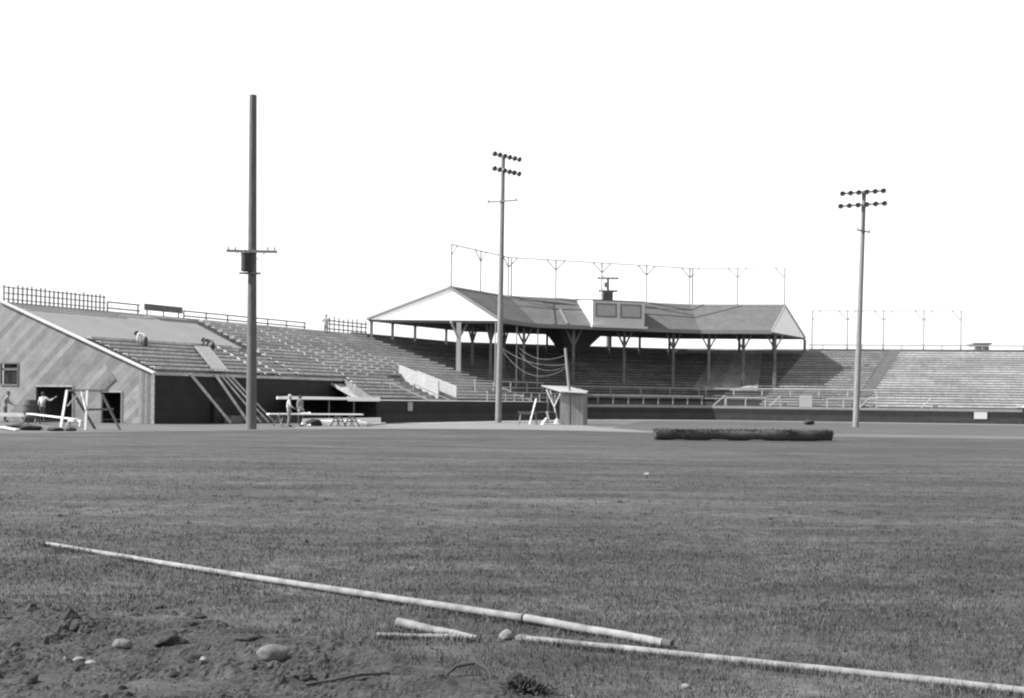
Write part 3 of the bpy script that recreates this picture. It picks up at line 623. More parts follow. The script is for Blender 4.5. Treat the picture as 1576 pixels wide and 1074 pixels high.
def sawhorse(label, c, L, h, d, m, grp='sawhorses about the site', splay=.22, r=.05):
    c = Vector(c); d = Vector((d[0], d[1], 0)).normalized(); n = Vector((-d.y, d.x, 0))
    T = thing('sawhorse', label, 'sawhorse', c, grp)
    q = MB(); q.bar(c+d*(-L/2)+Vector((0,0,h-.05)), c+d*(L/2)+Vector((0,0,h-.05)), r*2, .1); q.build('top_beam', M[m], T)
    for s_ in (-1, 1):
        for w in (-1, 1):
            q = MB(); q.bar(c+d*(s_*(L/2-.1))+Vector((0,0,h-.08)), c+d*(s_*(L/2))+n*(w*splay)+Vector((0,0,0)), r*1.3, r*1.3); q.build('leg', M[m], T)
        q = MB(); e = c+d*(s_*(L/2-.03))+Vector((0,0,h*.45)); q.bar(e-n*splay*.6, e+n*splay*.6, .03, .08); q.build('cross_brace', M[m], T)
    return T
sawhorse('low sawhorse left of the shed', (1.1, 77.2, 0), 1.2, .78, (1, .1), 'beam')
q = MB(); q.bar((.45, 77.3, .82), (2.9, 77.5, .86), .3, .05); tag(q.build('work_plank', M['beam'], origin=(1.6, 77.4, .8)), 'grey plank lying across the sawhorse left of the shed', 'plank')
for (a, c, w, m, lb) in (((1.2, 77.0, 0), (1.65, 77.4, 1.75), .12, 'raw_wood', 'narrow board leaning upright over the sawhorse by the shed'), ((2.0, 76.9, 0), (2.35, 77.1, .45), .18, 'pale_wood', 'short pale board scrap on the ground left of the shed'),
                   ((2.9, 76.8, 0), (3.05, 77.0, .4), .14, 'pale_wood', 'short pale board scrap leaning against the shed wall'), ((2.35, 77.0, .9), (2.5, 77.0, .35), .12, 'raw_wood', 'short board hanging off the plank beside the shed')):
    q = MB(); q.bar(a, c, w, .04); tag(q.build('board_scrap', M[m], origin=a), lb, 'board', 'board scraps by the shed')
q = MB(); q.bar((-.4, 79.0, 1.5), (2.2, 79.2, 1.5), .25, .06); 
q = MB(); q.bar((2.1, 76.7, .03), (3.3, 76.9, .03), .4, .06); tag(q.build('lumber_pile', M['pale_wood'], origin=(2.7, 76.8, 0)), 'pale flat boards lying at the foot of the shed', 'lumber')

# ------------------------------------------------------------------ carpenters' bench in front of the left dugout
sawhorse('left dark sawhorse under the long plank by the dugout', (-12.95, 63.9, 0), .8, .66, (.3, 1), 'trousers_g', splay=.3)
sawhorse('middle dark sawhorse under the long plank by the dugout', (-9.98, 65.4, 0), .8, .66, (.3, 1), 'trousers_g', splay=.3)
sawhorse('right dark sawhorse under the end of the long plank by the dugout', (-9.25, 65.75, 0), .8, .66, (.3, 1), 'trousers_g', splay=.3)
q = MB(); q.bar((-13.65, 63.6, .69), (-8.7, 66.0, .69), .55, .07); tag(q.build('bench_plank', M['white'], origin=(-11, 64.9, .69)), 'long pale plank laid across the three dark sawhorses', 'plank')
q = MB(); q.lathe((-11.65, 64.5, .72), (1,.4,0), [(.03,-.3),(.06,-.25),(.07,.1),(.1,.2),(.03,.3)], 8); tag(q.build('paper_sack', M['shirt_w'], origin=(-11.65, 64.5, .72)), 'crumpled pale sack lying on the long plank', 'sack')
for k, (x, y, l, z, lb) in enumerate(((-10.3, 66.9, 3.4, .06, 'lowest pale board of the lumber stack before the dugout'), (-10.1, 67.0, 3.2, .17, 'middle pale board of the lumber stack before the dugout'), (-10.4, 66.95, 3.0, .28, 'topmost pale board of the lumber stack before the dugout'))):
    q = MB(); q.bar((x-l/2*.89, y-l/2*.45, z), (x+l/2*.89, y+l/2*.45, z), .5, .09); tag(q.build('lumber_board', M['white'], origin=(x, y, z)), lb, 'lumber', 'lumber stacked before the dugout')
for k, (a, c, lb) in enumerate((((-8.6, 66.6, .05), (-7.6, 68.0, .12), 'short dark board lying right of the lumber stack'), ((-8.9, 66.2, .08), (-7.4, 66.6, .2), 'short pale board tilted right of the lumber stack'))):
    q = MB(); q.bar(a, c, .25, .06); tag(q.build('loose_board', M['trim' if k == 0 else 'pale_wood'], origin=a), lb, 'board')

def blob(name, label, cat, c, d, m, seed=0, sub=3, rough=.25, group=None, rotz=0, flat=True):
    bm = bmesh.new(); bmesh.ops.create_icosphere(bm, subdivisions=sub, radius=1)
    for v in bm.verts:
        p = v.co.copy(); k = 1+rough*noise.noise(p*1.3+Vector((seed*7.1, 3, seed)))*1.6+rough*.5*noise.noise(p*3.6+Vector((seed, 9, 1)))
        v.co = Vector((p.x*d[0], p.y*d[1], p.z*d[2]))*k/2
        if flat and v.co.z < -.3*d[2]: v.co.z = -.3*d[2]+(v.co.z+.3*d[2])*.2
    me = bpy.data.meshes.new(name); bm.to_mesh(me); bm.free()
    o = bpy.data.objects.new(name, me); COL.objects.link(o); me.materials.append(m); o.location = (c[0], c[1], c[2]+.3*d[2]); o.rotation_euler = (0,0,rotz)
    for p in me.polygons: p.use_smooth = True
    return tag(o, label, cat, group)
blob('dirt_heap', 'small dark heap of earth under the long plank by the dugout', 'dirt heap', (-11.55, 66.2, 0), (.9, .6, .5), M['clod'], 3)
blob('dirt_heap', 'tiny dark heap of earth before the right field wall', 'dirt heap', (23.0, 88, 0), (.8, .6, .5), M['clod'], 5)

# ------------------------------------------------------------------ boards leaning on the unfinished bleacher
lean = [((-20.05, 68.8), (287, 577), (-18.0, 67.6)), ]
ft = SL.at
names = ['leftmost board leaning on the dark bleacher front, standing apart from the rest', 'second board from the left leaning on the dark bleacher front', 'third board from the left leaning on the dark bleacher front', 'fourth board from the left leaning on the dark bleacher front', 'rightmost board leaning on the dark bleacher front behind the tall pole']
for k, (tt, tb, ob) in enumerate(((-42.95, -40.9, -4.4), (-40.85, -39.55, -4.6), (-40.4, -38.75, -4.9), (-40.0, -38.05, -4.9), (-39.6, -37.3, -4.7))):
    q = MB(); q.bar(SL.at(-3.02, tt, 3.0), SL.at(ob, tb, .03), .05, .16 if k in (0, 1) else .11)
    tag(q.build('leaning_board', M['raw_wood'], origin=SL.at(ob, tb, 0)), names[k], 'board', 'boards leaning on the bleacher front')
# chute of boards running up the deck above them
ch = MB()
for k in range(4): ch.bar(SL.at(-2.9, -40.7+.32*k, 3.2), SL.at(.6, -38.9+.32*k, zdeck(.6)+.5), .28, .05)
tag(ch.build('board_chute', M['ply'], origin=SL.at(-2.9, -40.5, 3)), 'sloping boards laid up over the seat rows toward the crouching worker', 'board chute')

# ------------------------------------------------------------------ tall trestle and lumber at far left
tr = thing('tall_trestle', 'tall pale wooden trestle in front of the bleacher doorways', 'trestle', (-20.2, 53.2, 0))
tz = 1.84
A1 = Vector((-20.55, 53.0, tz)); A2 = Vector((-19.15, 53.1, tz))
q = MB(); q.bar(A1-Vector((.25,0,0)), A2+Vector((.3,0,0)), .08, .1); q.build('top_beam', M['beam'], tr)
for a, c, m in ((A1-Vector((.2,0,0)), (-20.75, 52.28, 0), 'pale_wood'), (A1+Vector((.75,0,0)), (-19.68, 52.5, 0), 'pale_wood'), (A1+Vector((.0,.1,0)), (-20.15, 55.0, 0), 'beam'), (A2+Vector((-.1,.1,0)), (-18.6, 54.0, 0), 'trim')):
    q = MB(); q.bar(a, c, .1, .08); q.build('leg', M[m], tr)
q = MB(); q.bar((-19.9, 52.9, .95), (-18.75, 53.5, .98), .03, .1); q.build('cross_brace', M['beam'], tr)
q = MB(); q.bar((-20.65, 52.75, 1.1), (-20.05, 52.9, tz), .03, .08); q.build('cross_brace', M['pale_wood'], tr)
q = MB(); q.bar(A1+Vector((.45,.02,-.03)), (-19.75, 52.7, .95), .03, .1); q.build('cross_brace', M['pale_wood'], tr)
q = MB(); q.bar((-32.4, 66.0, .42), (-27.9, 66.0, .42), .4, .2); tag(q.build('pale_timber', M['pale_wood'], origin=(-30, 66, .4)), 'thick pale timber lying level at the left edge of the photo', 'timber')
q = MB(); q.bar((-27.0, 63.5, .55), (-22.3, 58.2, .38), .25, .06); tag(q.build('long_plank', M['pale_wood'], origin=(-25, 61, .4)), 'thin pale plank slanting down to the tall trestle', 'plank')
sawhorse('low sawhorse carrying the thin slanting plank left of the trestle', (-22.4, 58.3, 0), .9, .36, (.9, -.4), 'pale_wood', splay=.15)
sawhorse('low dark sawhorse under the far end of the thin slanting plank', (-26.7, 63.2, 0), .9, .52, (.9, -.4), 'beam', splay=.2)
for k, (a, c, m, lb) in enumerate((((-23.4, 52.2, .12), (-21.9, 50.4, .05), 'pale_wood', 'pale board slanting over the rubble at the lower left'), ((-24.5, 52.5, .06), (-20.2, 51.6, .06), 'trim', 'dark board lying flat behind the rubble at the lower left'))):
    q = MB(); q.bar(a, c, .2, .06); tag(q.build('loose_board', M[m], origin=a), lb, 'board')
for k, (x, y, w, h) in enumerate(((-21.9, 51.8, 1.0, .32), (-20.6, 51.4, .7, .22), (-23.2, 53.6, 1.2, .3), (-20.0, 51.6, .5, .2))):
    blob('dirt_heap', ('dark earth heap right behind the slanting pale board', 'low dark earth heap left of the trestle foot', 'dark earth heap at the left edge behind the slanting board', 'smallest earth heap at the foot of the trestle')[k], 'dirt heap', (x, y, 0), (w, .6, h), M['clod'], 11+k)
kg = thing('nail_barrel', 'dark wooden barrel beside the worker at the far left', 'barrel', (-28.05, 66.2, 0))
q = MB(); q.lathe((-28.05, 66.2, 0), (0,0,1), [(.34,0),(.43,.3),(.47,.65),(.43,1.0),(.35,1.3),(.31,1.3),(.3,1.22)], 20); q.build('staves', M['barrel'], kg)
for z in (.25, .95): q = MB(); q.lathe((-28.05, 66.2, z), (0,0,1), [(.425,0),(.455,.0),(.47,.07),(.43,.07)], 20); q.build('hoop', M['metal'], kg)

# ------------------------------------------------------------------ long roll lying on the grass
ra, rb = Vector((6.16, 48.9, .22)), Vector((14.05, 49.95, .24))
bm_ = MB(); n = 60; pts = [ra.lerp(rb, s)+Vector((0, .05*math.sin(9*s), .012*math.sin(23*s))) for s in np.linspace(0, 1, n)]
bm_.tube(pts, [.2+.02*math.sin(31*s)+.02*random.random()+(.04 if s > .7 else 0)*math.sin((s-.7)*10) for s in np.linspace(0, 1, n)], 20)
rl = thing('brush_roll', 'long dark fuzzy roll of matting lying on the far edge of the grass', 'roll', ((ra+rb)/2)-Vector((0,0,.22)))
rc = bm_.build('rolled_mat', M['tarp'], rl, smooth=True)
fz = MB(); ax = (rb-ra).normalized(); pr = Vector((-ax.y, ax.x, 0))
for k in range(9000):
    s = random.uniform(-.004, 1.004); th = random.uniform(-.4, math.pi+.4); d = pr*math.cos(th)+Vector((0,0,1))*math.sin(th)
    p = ra.lerp(rb, s)+d*.18; e = p+d*random.uniform(.03, .10+.12*random.random()**3)+ax*random.uniform(-.1, .1); w = ax*.012
    fz.add([p-w, p+w, e], [(0,1,2)])
fo = fz.build('frayed_fibres', M['tarp'], rl); fo['kind'] = 'stuff'

# ------------------------------------------------------------------ peeled poles lying in the foreground
def lying(name, label, a, c, r0, r1, sleeve=None, end=False, bow=0):
    a = Vector(a); c = Vector(c); d = (c-a).normalized(); n = 26; pr = Vector((-d.y, d.x, 0))
    T = thing(name, label, 'pole', (a+c)/2, 'peeled poles lying in the grass')
    q = MB(); pts = [a.lerp(c, s)+pr*(bow*math.sin(math.pi*s)+.006*math.sin(11*s)) for s in np.linspace(0, 1, n)]
    q.tube(pts, [r0+(r1-r0)*s+.0012*math.sin(37*s) for s in np.linspace(0, 1, n)], 16); o = q.build('shaft', M['log'], T, smooth=False)
    ang = math.atan2(d.y, d.x)
    if sleeve:
        for s0, s1 in sleeve: q = MB(); q.tube([a.lerp(c, s)+pr*(bow*math.sin(math.pi*s)+.006*math.sin(11*s)) for s in np.linspace(s0, s1, 6)], r0+(r1-r0)*(s0+s1)/2+.004, 16); q.build('dull_patch', M['sleeve'], T)
    if end: q = MB(); q.tube([c-d*.01, c+d*.065], r1*.96, 14); q.build('dark_end', M['log_end'], T)
    return T
lying('peeled_pole', 'longest peeled pole crossing the grass from the left', (-5.06, 12.42, .012), (.105, 8.364, .046), .024, .031, bow=-.05)
lying('peeled_pole', 'peeled pole with a dark tip ending in the middle foreground', (.115, 8.357, .046), (1.04, 7.66, .025), .031, .031, None, True)
lying('peeled_pole', 'short thick peeled pole stub left of the small stones', (-.80, 8.12, .05), (-.22, 7.8, .005), .036, .026)
lying('peeled_pole', 'thin peeled pole lying just below the short thick stub', (-.92, 7.88, .008), (-.25, 7.80, .016), .017, .02)
lying('peeled_pole', 'peeled pole running out to the lower right corner', (.12, 7.78, .015), (3.4, 6.3, .015), .022, .027, bow=.03)

# ------------------------------------------------------------------ broken ground, stones
X0, X1, Y0, Y1 = -4.6, .75, 4.6, 9.0; nx, ny = 420, 340
edge = lambda x: 8.75 if x < -3 else (8.75-(x+3)*.28 if x < -1.6 else (8.36-(x+1.6)*1.08))
V = []; Fc = []
for j in range(ny+1):
    for i in range(nx+1):
        x = X0+(X1-X0)*i/nx; y = Y0+(Y1-Y0)*j/ny; p = Vector((x, y, 0))
        e = edge(x)-y+.35*noise.noise(p*2.3)+.2*noise.noise(p*6)
        k = max(0, min(1, e/.45)); k = k*min(1, max(0, (X1-x)/.3))
        w_ = Vector((x*1.7+.4*noise.noise(p*3), y*3.2, 2))
        h = .05*noise.noise(p*1.7)+.045*noise.noise(w_)+.045*(1-2*abs(noise.noise(w_*1.9+Vector((3,1,0)))))*max(0, noise.noise(p*1.3+Vector((7,2,1)))+.35)
        rg = .3+.7*max(0, min(1, .5+1.6*noise.noise(Vector((x*1.2, y*2.6, 8)))))      # smooth trodden stretches between rough ones
        h += rg*(.022*(1-2*abs(noise.noise(w_*4.3)))+.018*noise.noise(Vector((x*11, y*19, 0)))+.012*(1-2*abs(noise.noise(p*26))))+.005*noise.noise(p*60)
        V.append((x, y, -.03+k*(.035+h)))
for j in range(ny):
    for i in range(nx):
        q = j*(nx+1)+i; Fc.append((q, q+1, q+nx+2, q+nx+1))
M['broken'] = mat('broken_earth', 0.025, 0.45, 5.0, (.7, 1.3, 1), fine=(40, .35), world_pos=True, bump=.5)
me = bpy.data.meshes.new('broken_ground'); me.from_pydata(V, [], Fc); me.materials.append(M['broken'])
def gz(x, y):
    i = int((x-X0)/(X1-X0)*nx); j = int((y-Y0)/(Y1-Y0)*ny)
    return max(0, V[max(0, min(ny, j))*(nx+1)+max(0, min(nx, i))][2])
bgd = bpy.data.objects.new('broken_ground', me); COL.objects.link(bgd); tag(bgd, kind='structure')
for (x, y, d, m, rz, lb) in ((-1.44, 6.95, (.21, .15, .12), 'stone', .5, 'largest rounded stone lying on the broken earth in the foreground'),
    (-2.45, 7.2, (.13, .09, .07), 'stone', .2, 'flat grey stone on the bare earth left of the dark clods'),
    (-1.86, 6.93, (.06, .05, .05), 'stone_w', 0, 'small pale stone against the dark clod left of the largest stone'),
    (-2.63, 6.95, (.07, .05, .03), 'stone_w', .3, 'left one of two small pale stones close together at lower left'),
    (-2.53, 6.88, (.07, .05, .03), 'stone_w', -.1, 'right one of two small pale stones close together at lower left'),
    (-.02, 7.83, (.10, .08, .09), 'stone_w', .7, 'upright pale stone at the crossing of the peeled poles'),
    (.10, 7.80, (.12, .07, .06), 'stone', 0, 'grey stone just right of the pale one at the pole crossing'),
    (1.02, 6.55, (.05, .05, .04), 'stone_w', 0, 'tiny pale stone alone in the grass below the right pole'),
    (-3.4, 6.6, (.08, .06, .04), 'stone', 0, 'small grey stone near the lower left corner')):
    blob('stone', lb, 'stone', (x, y, gz(x, y)-.004), d, M[m], seed=x*3+y, rotz=rz, rough=.14)
for (x, y, d, lb) in ((-2.2, 7.35, (.26, .2, .13), 'large dark earth clod above the small pale stones'), (-1.95, 7.02, (.16, .12, .1), 'dark earth clod just left of the small pale stone'),
    (-2.31, 8.45, (.16, .1, .08), 'single dark earth clod up in the grass'), (-1.75, 7.4, (.3, .2, .09), 'broad low dark clod between the big stone and the grass'), (-2.75, 6.5, (.2, .15, .09), 'dark clod close to the lower left corner'),
    (-1.2, 6.55, (.18, .14, .08), 'dark clod below the largest stone'), (-.22, 7.72, (.09, .08, .07), 'small dark clod at the end of the thin pole')):
    blob('earth_clod', lb, 'clod', (x, y, gz(x, y)-.012), tuple(k*.72 for k in d), M['clod'], seed=x*5-y, rough=.45)
pr_ = random.Random(4)
def crumbs(name, label, n, rmin, rmax, pw, m):
    b = MB(); P8 = [Vector(p) for p in ((1,0,0),(.5,.87,.1),(-.5,.8,-.1),(-1,.05,.1),(-.5,-.87,0),(.5,-.8,.1),(.5,.2,.75),(-.35,.45,.8),(-.2,-.5,.7),(.05,0,1))]
    F8 = [(0,1,6),(1,7,6),(1,2,7),(2,3,7),(3,8,7),(3,4,8),(4,5,8),(5,0,6),(5,6,8),(6,7,9),(7,8,9),(8,6,9)]
    for k in range(n):
        x = pr_.uniform(-4.5, .4); y = pr_.uniform(5.9, 9.0)
        if y > edge(x)+.05+.5*noise.noise(Vector((x*2, y*2, 0))) or noise.noise(Vector((x*1.1, y*1.8, 4))) < pr_.uniform(-.5, .4): continue
        r_ = rmin+(rmax-rmin)*pr_.random()**pw; mz = Matrix.Rotation(pr_.uniform(0, 6.28), 3, 'Z'); sx, sy, sz = pr_.uniform(.7, 1.5), pr_.uniform(.6, 1), pr_.uniform(.5, 1.0); c = Vector((x, y, gz(x, y)-r_*.15))
        b.add([c+mz @ Vector((q.x*r_*sx*pr_.uniform(.75, 1.2), q.y*r_*sy*pr_.uniform(.75, 1.2), q.z*r_*sz*pr_.uniform(.75, 1.2))) for q in P8], F8)
    o = b.build(name, m); tag(o, label, name.split('_')[-1], kind='stuff')
crumbs('loose_gravel', 'loose pebbles strewn over the broken ground', 1500, .004, .026, 3, mat('gravel', 0.036, .75, 2.5, fine=(7, .6), world_pos=True))
crumbs('crumbled_earth', 'dark crumbled lumps of earth over the broken ground', 900, .012, .06, 2.5, M['clod'])
q = MB(); q.tube([(-1.15, 6.42, .03), (-.98, 6.46, .05), (-.86, 6.53, .06), (-.76, 6.6, .05), (-.68, 6.78, .02)], [.005, .008, .010, .008, .004], 8)
tag(q.build('dark_root', M['root'], origin=(-.9, 6.5, 0)), 'curved dark root lying on the broken earth at the bottom', 'root')
q = MB(); q.tube([(-.38, 6.72, .01), (-.31, 6.78, .06), (-.2, 6.8, .075), (-.12, 6.74, .05), (-.1, 6.7, .01)], [.008, .011, .012, .01, .007], 8)
tag(q.build('dark_root', M['root'], origin=(-.25, 6.75, 0)), 'short arched dark root left of the dark weed', 'root')
q = MB(); q.add([(2.95, 25.2, .02), (3.05, 25.23, .03), (3.06, 25.33, .07), (2.96, 25.34, .05), (2.95, 25.2, .024), (3.05, 25.23, .034), (3.06, 25.33, .074), (2.96, 25.34, .054)], [(0,1,2,3),(7,6,5,4),(0,4,5,1),(1,5,6,2),(2,6,7,3),(3,7,4,0)])
tag(q.build('paper_scrap', M['stone_w'], origin=(3.0, 25.3, 0)), 'pale scrap of paper lying alone in the mid grass', 'paper')

# grass blades in the nearer half of the field: nobody could count them
def blades(name, n, yr, hr, wr, mater, keep, extra=None):
    ys = np.sqrt(np.random.uniform(yr[0]**2, yr[1]**2, n)); xs = np.random.uniform(-.50, .50, n)*ys
    ok = np.array([keep(x, y) for x, y in zip(xs, ys)]); xs = xs[ok]; ys = ys[ok]; n0 = len(xs)
    if extra is not None: xs = np.concatenate([xs, extra[:,0]]); ys = np.concatenate([ys, extra[:,1]])
    n = len(xs)
    h = np.random.uniform(hr[0], hr[1], n)*(.55+.9*np.random.rand(n)**2); w = np.random.uniform(wr[0], wr[1], n)*(1+ys/16)
    if extra is not None: h[n0:] = extra[:,2]*(.4+.6*np.random.rand(n-n0))
    a = np.random.uniform(0, 2*np.pi, n); tl = np.random.uniform(.1, .9, n)*h; ta = np.random.uniform(0, 2*np.pi, n)
    P = np.zeros((n, 5, 3)); dx = np.cos(a)*w/2; dy = np.sin(a)*w/2
    P[:,0] = np.stack([xs-dx, ys-dy, np.full(n, -.004)], 1); P[:,1] = np.stack([xs+dx, ys+dy, np.full(n, -.004)], 1)
    mx = xs+np.cos(ta)*tl*.3; my = ys+np.sin(ta)*tl*.3
    P[:,2] = np.stack([mx+dx*.8, my+dy*.8, h*.6], 1); P[:,3] = np.stack([mx-dx*.8, my-dy*.8, h*.6], 1)
    P[:,4] = np.stack([xs+np.cos(ta)*tl, ys+np.sin(ta)*tl, h], 1)
    base = (np.arange(n)*5)[:,None]
    quads = (base+np.array([[0,1,2,3]])).ravel(); tris = (base+np.array([[3,2,4]])).ravel()
    me = bpy.data.meshes.new(name); me.vertices.add(n*5); me.vertices.foreach_set('co', P.ravel().astype(np.float32))
    loops = np.concatenate([quads, tris]); me.loops.add(len(loops)); me.loops.foreach_set('vertex_index', loops.astype(np.int32))
    me.polygons.add(2*n); st = np.concatenate([np.arange(n)*4, n*4+np.arange(n)*3]).astype(np.int32)
    me.polygons.foreach_set('loop_start', st); me.update(calc_edges=True)
    at = me.attributes.new('tone', 'FLOAT', 'POINT'); at.data.foreach_set('value', np.repeat(np.random.rand(n)**1.5, 5).astype(np.float32))
    o = bpy.data.objects.new(name, me); COL.objects.link(o); me.materials.append(mater); return o
gm = bpy.data.materials.new('grass_blade'); gm.use_nodes = True; N = gm.node_tree.nodes; L = gm.node_tree.links
at = N.new('ShaderNodeAttribute'); at.attribute_name = 'tone'; r = N.new('ShaderNodeMapRange'); r.inputs['To Min'].default_value = .036; r.inputs['To Max'].default_value = .088
L.new(at.outputs['Fac'], r.inputs['Value']); cb = N.new('ShaderNodeCombineColor')
for k in range(3): L.new(r.outputs[0], cb.inputs[k])
L.new(cb.outputs[0], N['Principled BSDF'].inputs['Base Color']); N['Principled BSDF'].inputs['Roughness'].default_value = .7; N['Principled BSDF'].inputs['Specular IOR Level'].default_value = .2
g_ = N.new('ShaderNodeNewGeometry'); nm_ = N.new('ShaderNodeMix'); nm_.data_type = 'VECTOR'; nm_.inputs[0].default_value = .85; nm_.inputs[5].default_value = (0, 0, 1)
L.new(g_.outputs['Normal'], nm_.inputs[4]); L.new(nm_.outputs[1], N['Principled BSDF'].inputs['Normal'])      # blades scatter light like the turf they stand in
patchy(gm, .38)
def keep_near(x, y):
    p = Vector((x, y, 0)); c = noise.noise(p*1.6)+.6*noise.noise(p*5)
    if y < edge(x)-.1 and -4.7 < x < .6: return random.random() < (.6 if c > .05 else .12)*(1 if y > edge(x)-.9 else .55)
    return random.random() < (.62+.5*c)*min(1, (15-y)/6)
ex = []
for a, c, cnt in (((-5.06, 12.42), (.105, 8.364), 2600), ((.115, 8.357), (1.04, 7.66), 420), ((-.80, 8.12), (-.22, 7.8), 420), ((-.92, 7.88), (-.25, 7.8), 420), ((.12, 7.78), (3.4, 6.3), 1900)):
    dv = np.array(c)-np.array(a); nv = np.array([dv[1], -dv[0]])/np.linalg.norm(dv)      # towards the camera side
    for k in range(cnt):
        s_ = random.random()
        if noise.noise(Vector((a[0]*3+s_*np.linalg.norm(dv)*1.7, a[1], 1))) < random.uniform(-.5, .25): continue
        p = np.array(a)+dv*s_+nv*random.uniform(.03, .11); ex.append((p[0], p[1], random.uniform(.03, .075)))
for k in range(260):                                     # taller tufts standing out of the short turf
    y = math.sqrt(random.uniform(6.2**2, 19**2)); x = random.uniform(-.48, .48)*y; sp = random.uniform(.02, .09); hh = random.uniform(.035, .085)
    if y < edge(x)+.1 and -4.6 < x < .6 and random.random() < .5: continue
    for q_ in range(int(random.uniform(12, 46))): ex.append((x+random.gauss(0, sp), y+random.gauss(0, sp), hh*random.uniform(.5, 1)))
ex = np.array(ex)
def keep_far(x, y):
    p = Vector((x*.5, y, 0)); return random.random() < (.55+.6*noise.noise(p*.9)+.4*noise.noise(p*3.1))*min(1, (y-8)/6)*min(1, (34-y)/18)
tag(blades('near_grass', 400000, (5.6, 15), (.012, .036), (.002, .0042), gm, keep_near, ex), 'rough short grass round the poles in the foreground', 'grass', kind='stuff')
tag(blades('mid_grass', 300000, (8, 34), (.010, .024), (.003, .006), gm, keep_far), 'short uneven grass of the middle outfield', 'grass', kind='stuff')
wd_ = MB()
for k in range(300):
    a = random.uniform(0, 2*math.pi); rr = abs(random.gauss(0, .08)); p = Vector((.1+rr*math.cos(a), 6.42+rr*math.sin(a)*.8, 0)); h = random.uniform(.02, .10)*math.exp(-rr*4)
    l = Vector((random.uniform(-.06,.06), random.uniform(-.06,.06), h)); w = Vector((math.cos(a+1), math.sin(a+1), 0))*.006
    k0 = len(wd_.v)
    if k == 0: wd_.v.append((.1, 6.42, -.01)); k0 = 1
    wd_.v += [tuple(p+l*.6+w*1.6), tuple(p+l), tuple(p+l*.6-w*1.6)]; wd_.f.append([0, k0, k0+1, k0+2])
tag(wd_.build('weed_clump', mat('dark_weed', .025, .4, 20), origin=(.1, 6.42, 0)), 'dark clump of weeds at the bottom edge of the grass', 'weed')

# ------------------------------------------------------------------ workers
def skin_obj(name, chains, parent, m, extra=0.0, sub=2):
    """chains: list of ((joint, radius), ...) given in local coordinates; one continuous skinned surface"""
    idx = {}; V = []; Rr = []; E = []
    for ch in chains:
        prev = None
        for p, r in ch:
            k = tuple(round(c, 4) for c in p)
            if k not in idx: idx[k] = len(V); V.append(p); Rr.append(r)
            if prev is not None and prev != idx[k]: E.append((prev, idx[k]))
            prev = idx[k]
    me = bpy.data.meshes.new(name); me.from_pydata([tuple(p) for p in V], E, [])
    o = bpy.data.objects.new(name, me); COL.objects.link(o); o.parent = parent; me.materials.append(m)
    md = o.modifiers.new('skin', 'SKIN'); md.use_smooth_shade = True
    for i, r in enumerate(Rr):
        rr = r if isinstance(r, tuple) else (r, r)
        me.skin_vertices[0].data[i].radius = (rr[0]+extra, rr[1]+extra); me.skin_vertices[0].data[i].use_root = (i == 0)
    ss = o.modifiers.new('smooth', 'SUBSURF'); ss.levels = sub; ss.render_levels = sub
    return o
STAND = dict(pel=(0,0,.95), spi=(0,.0,1.14), che=(0,0,1.36), nec=(0,.01,1.5), jaw=(0,.03,1.57), hea=(0,.02,1.66), cro=(0,.0,1.72),
    sl=(-.19,0,1.42), el=(-.25,-.02,1.14), wl=(-.25,.1,.9), sr=(.19,0,1.42), er=(.25,-.02,1.14), wr=(.25,.1,.9),
    hl=(-.09,0,.9), kl=(-.11,.03,.5), al=(-.12,-.02,.08), tl=(-.13,.17,.03), hr=(.09,0,.9), kr=(.11,.03,.5), ar=(.12,-.02,.08), tr=(.13,.17,.03))
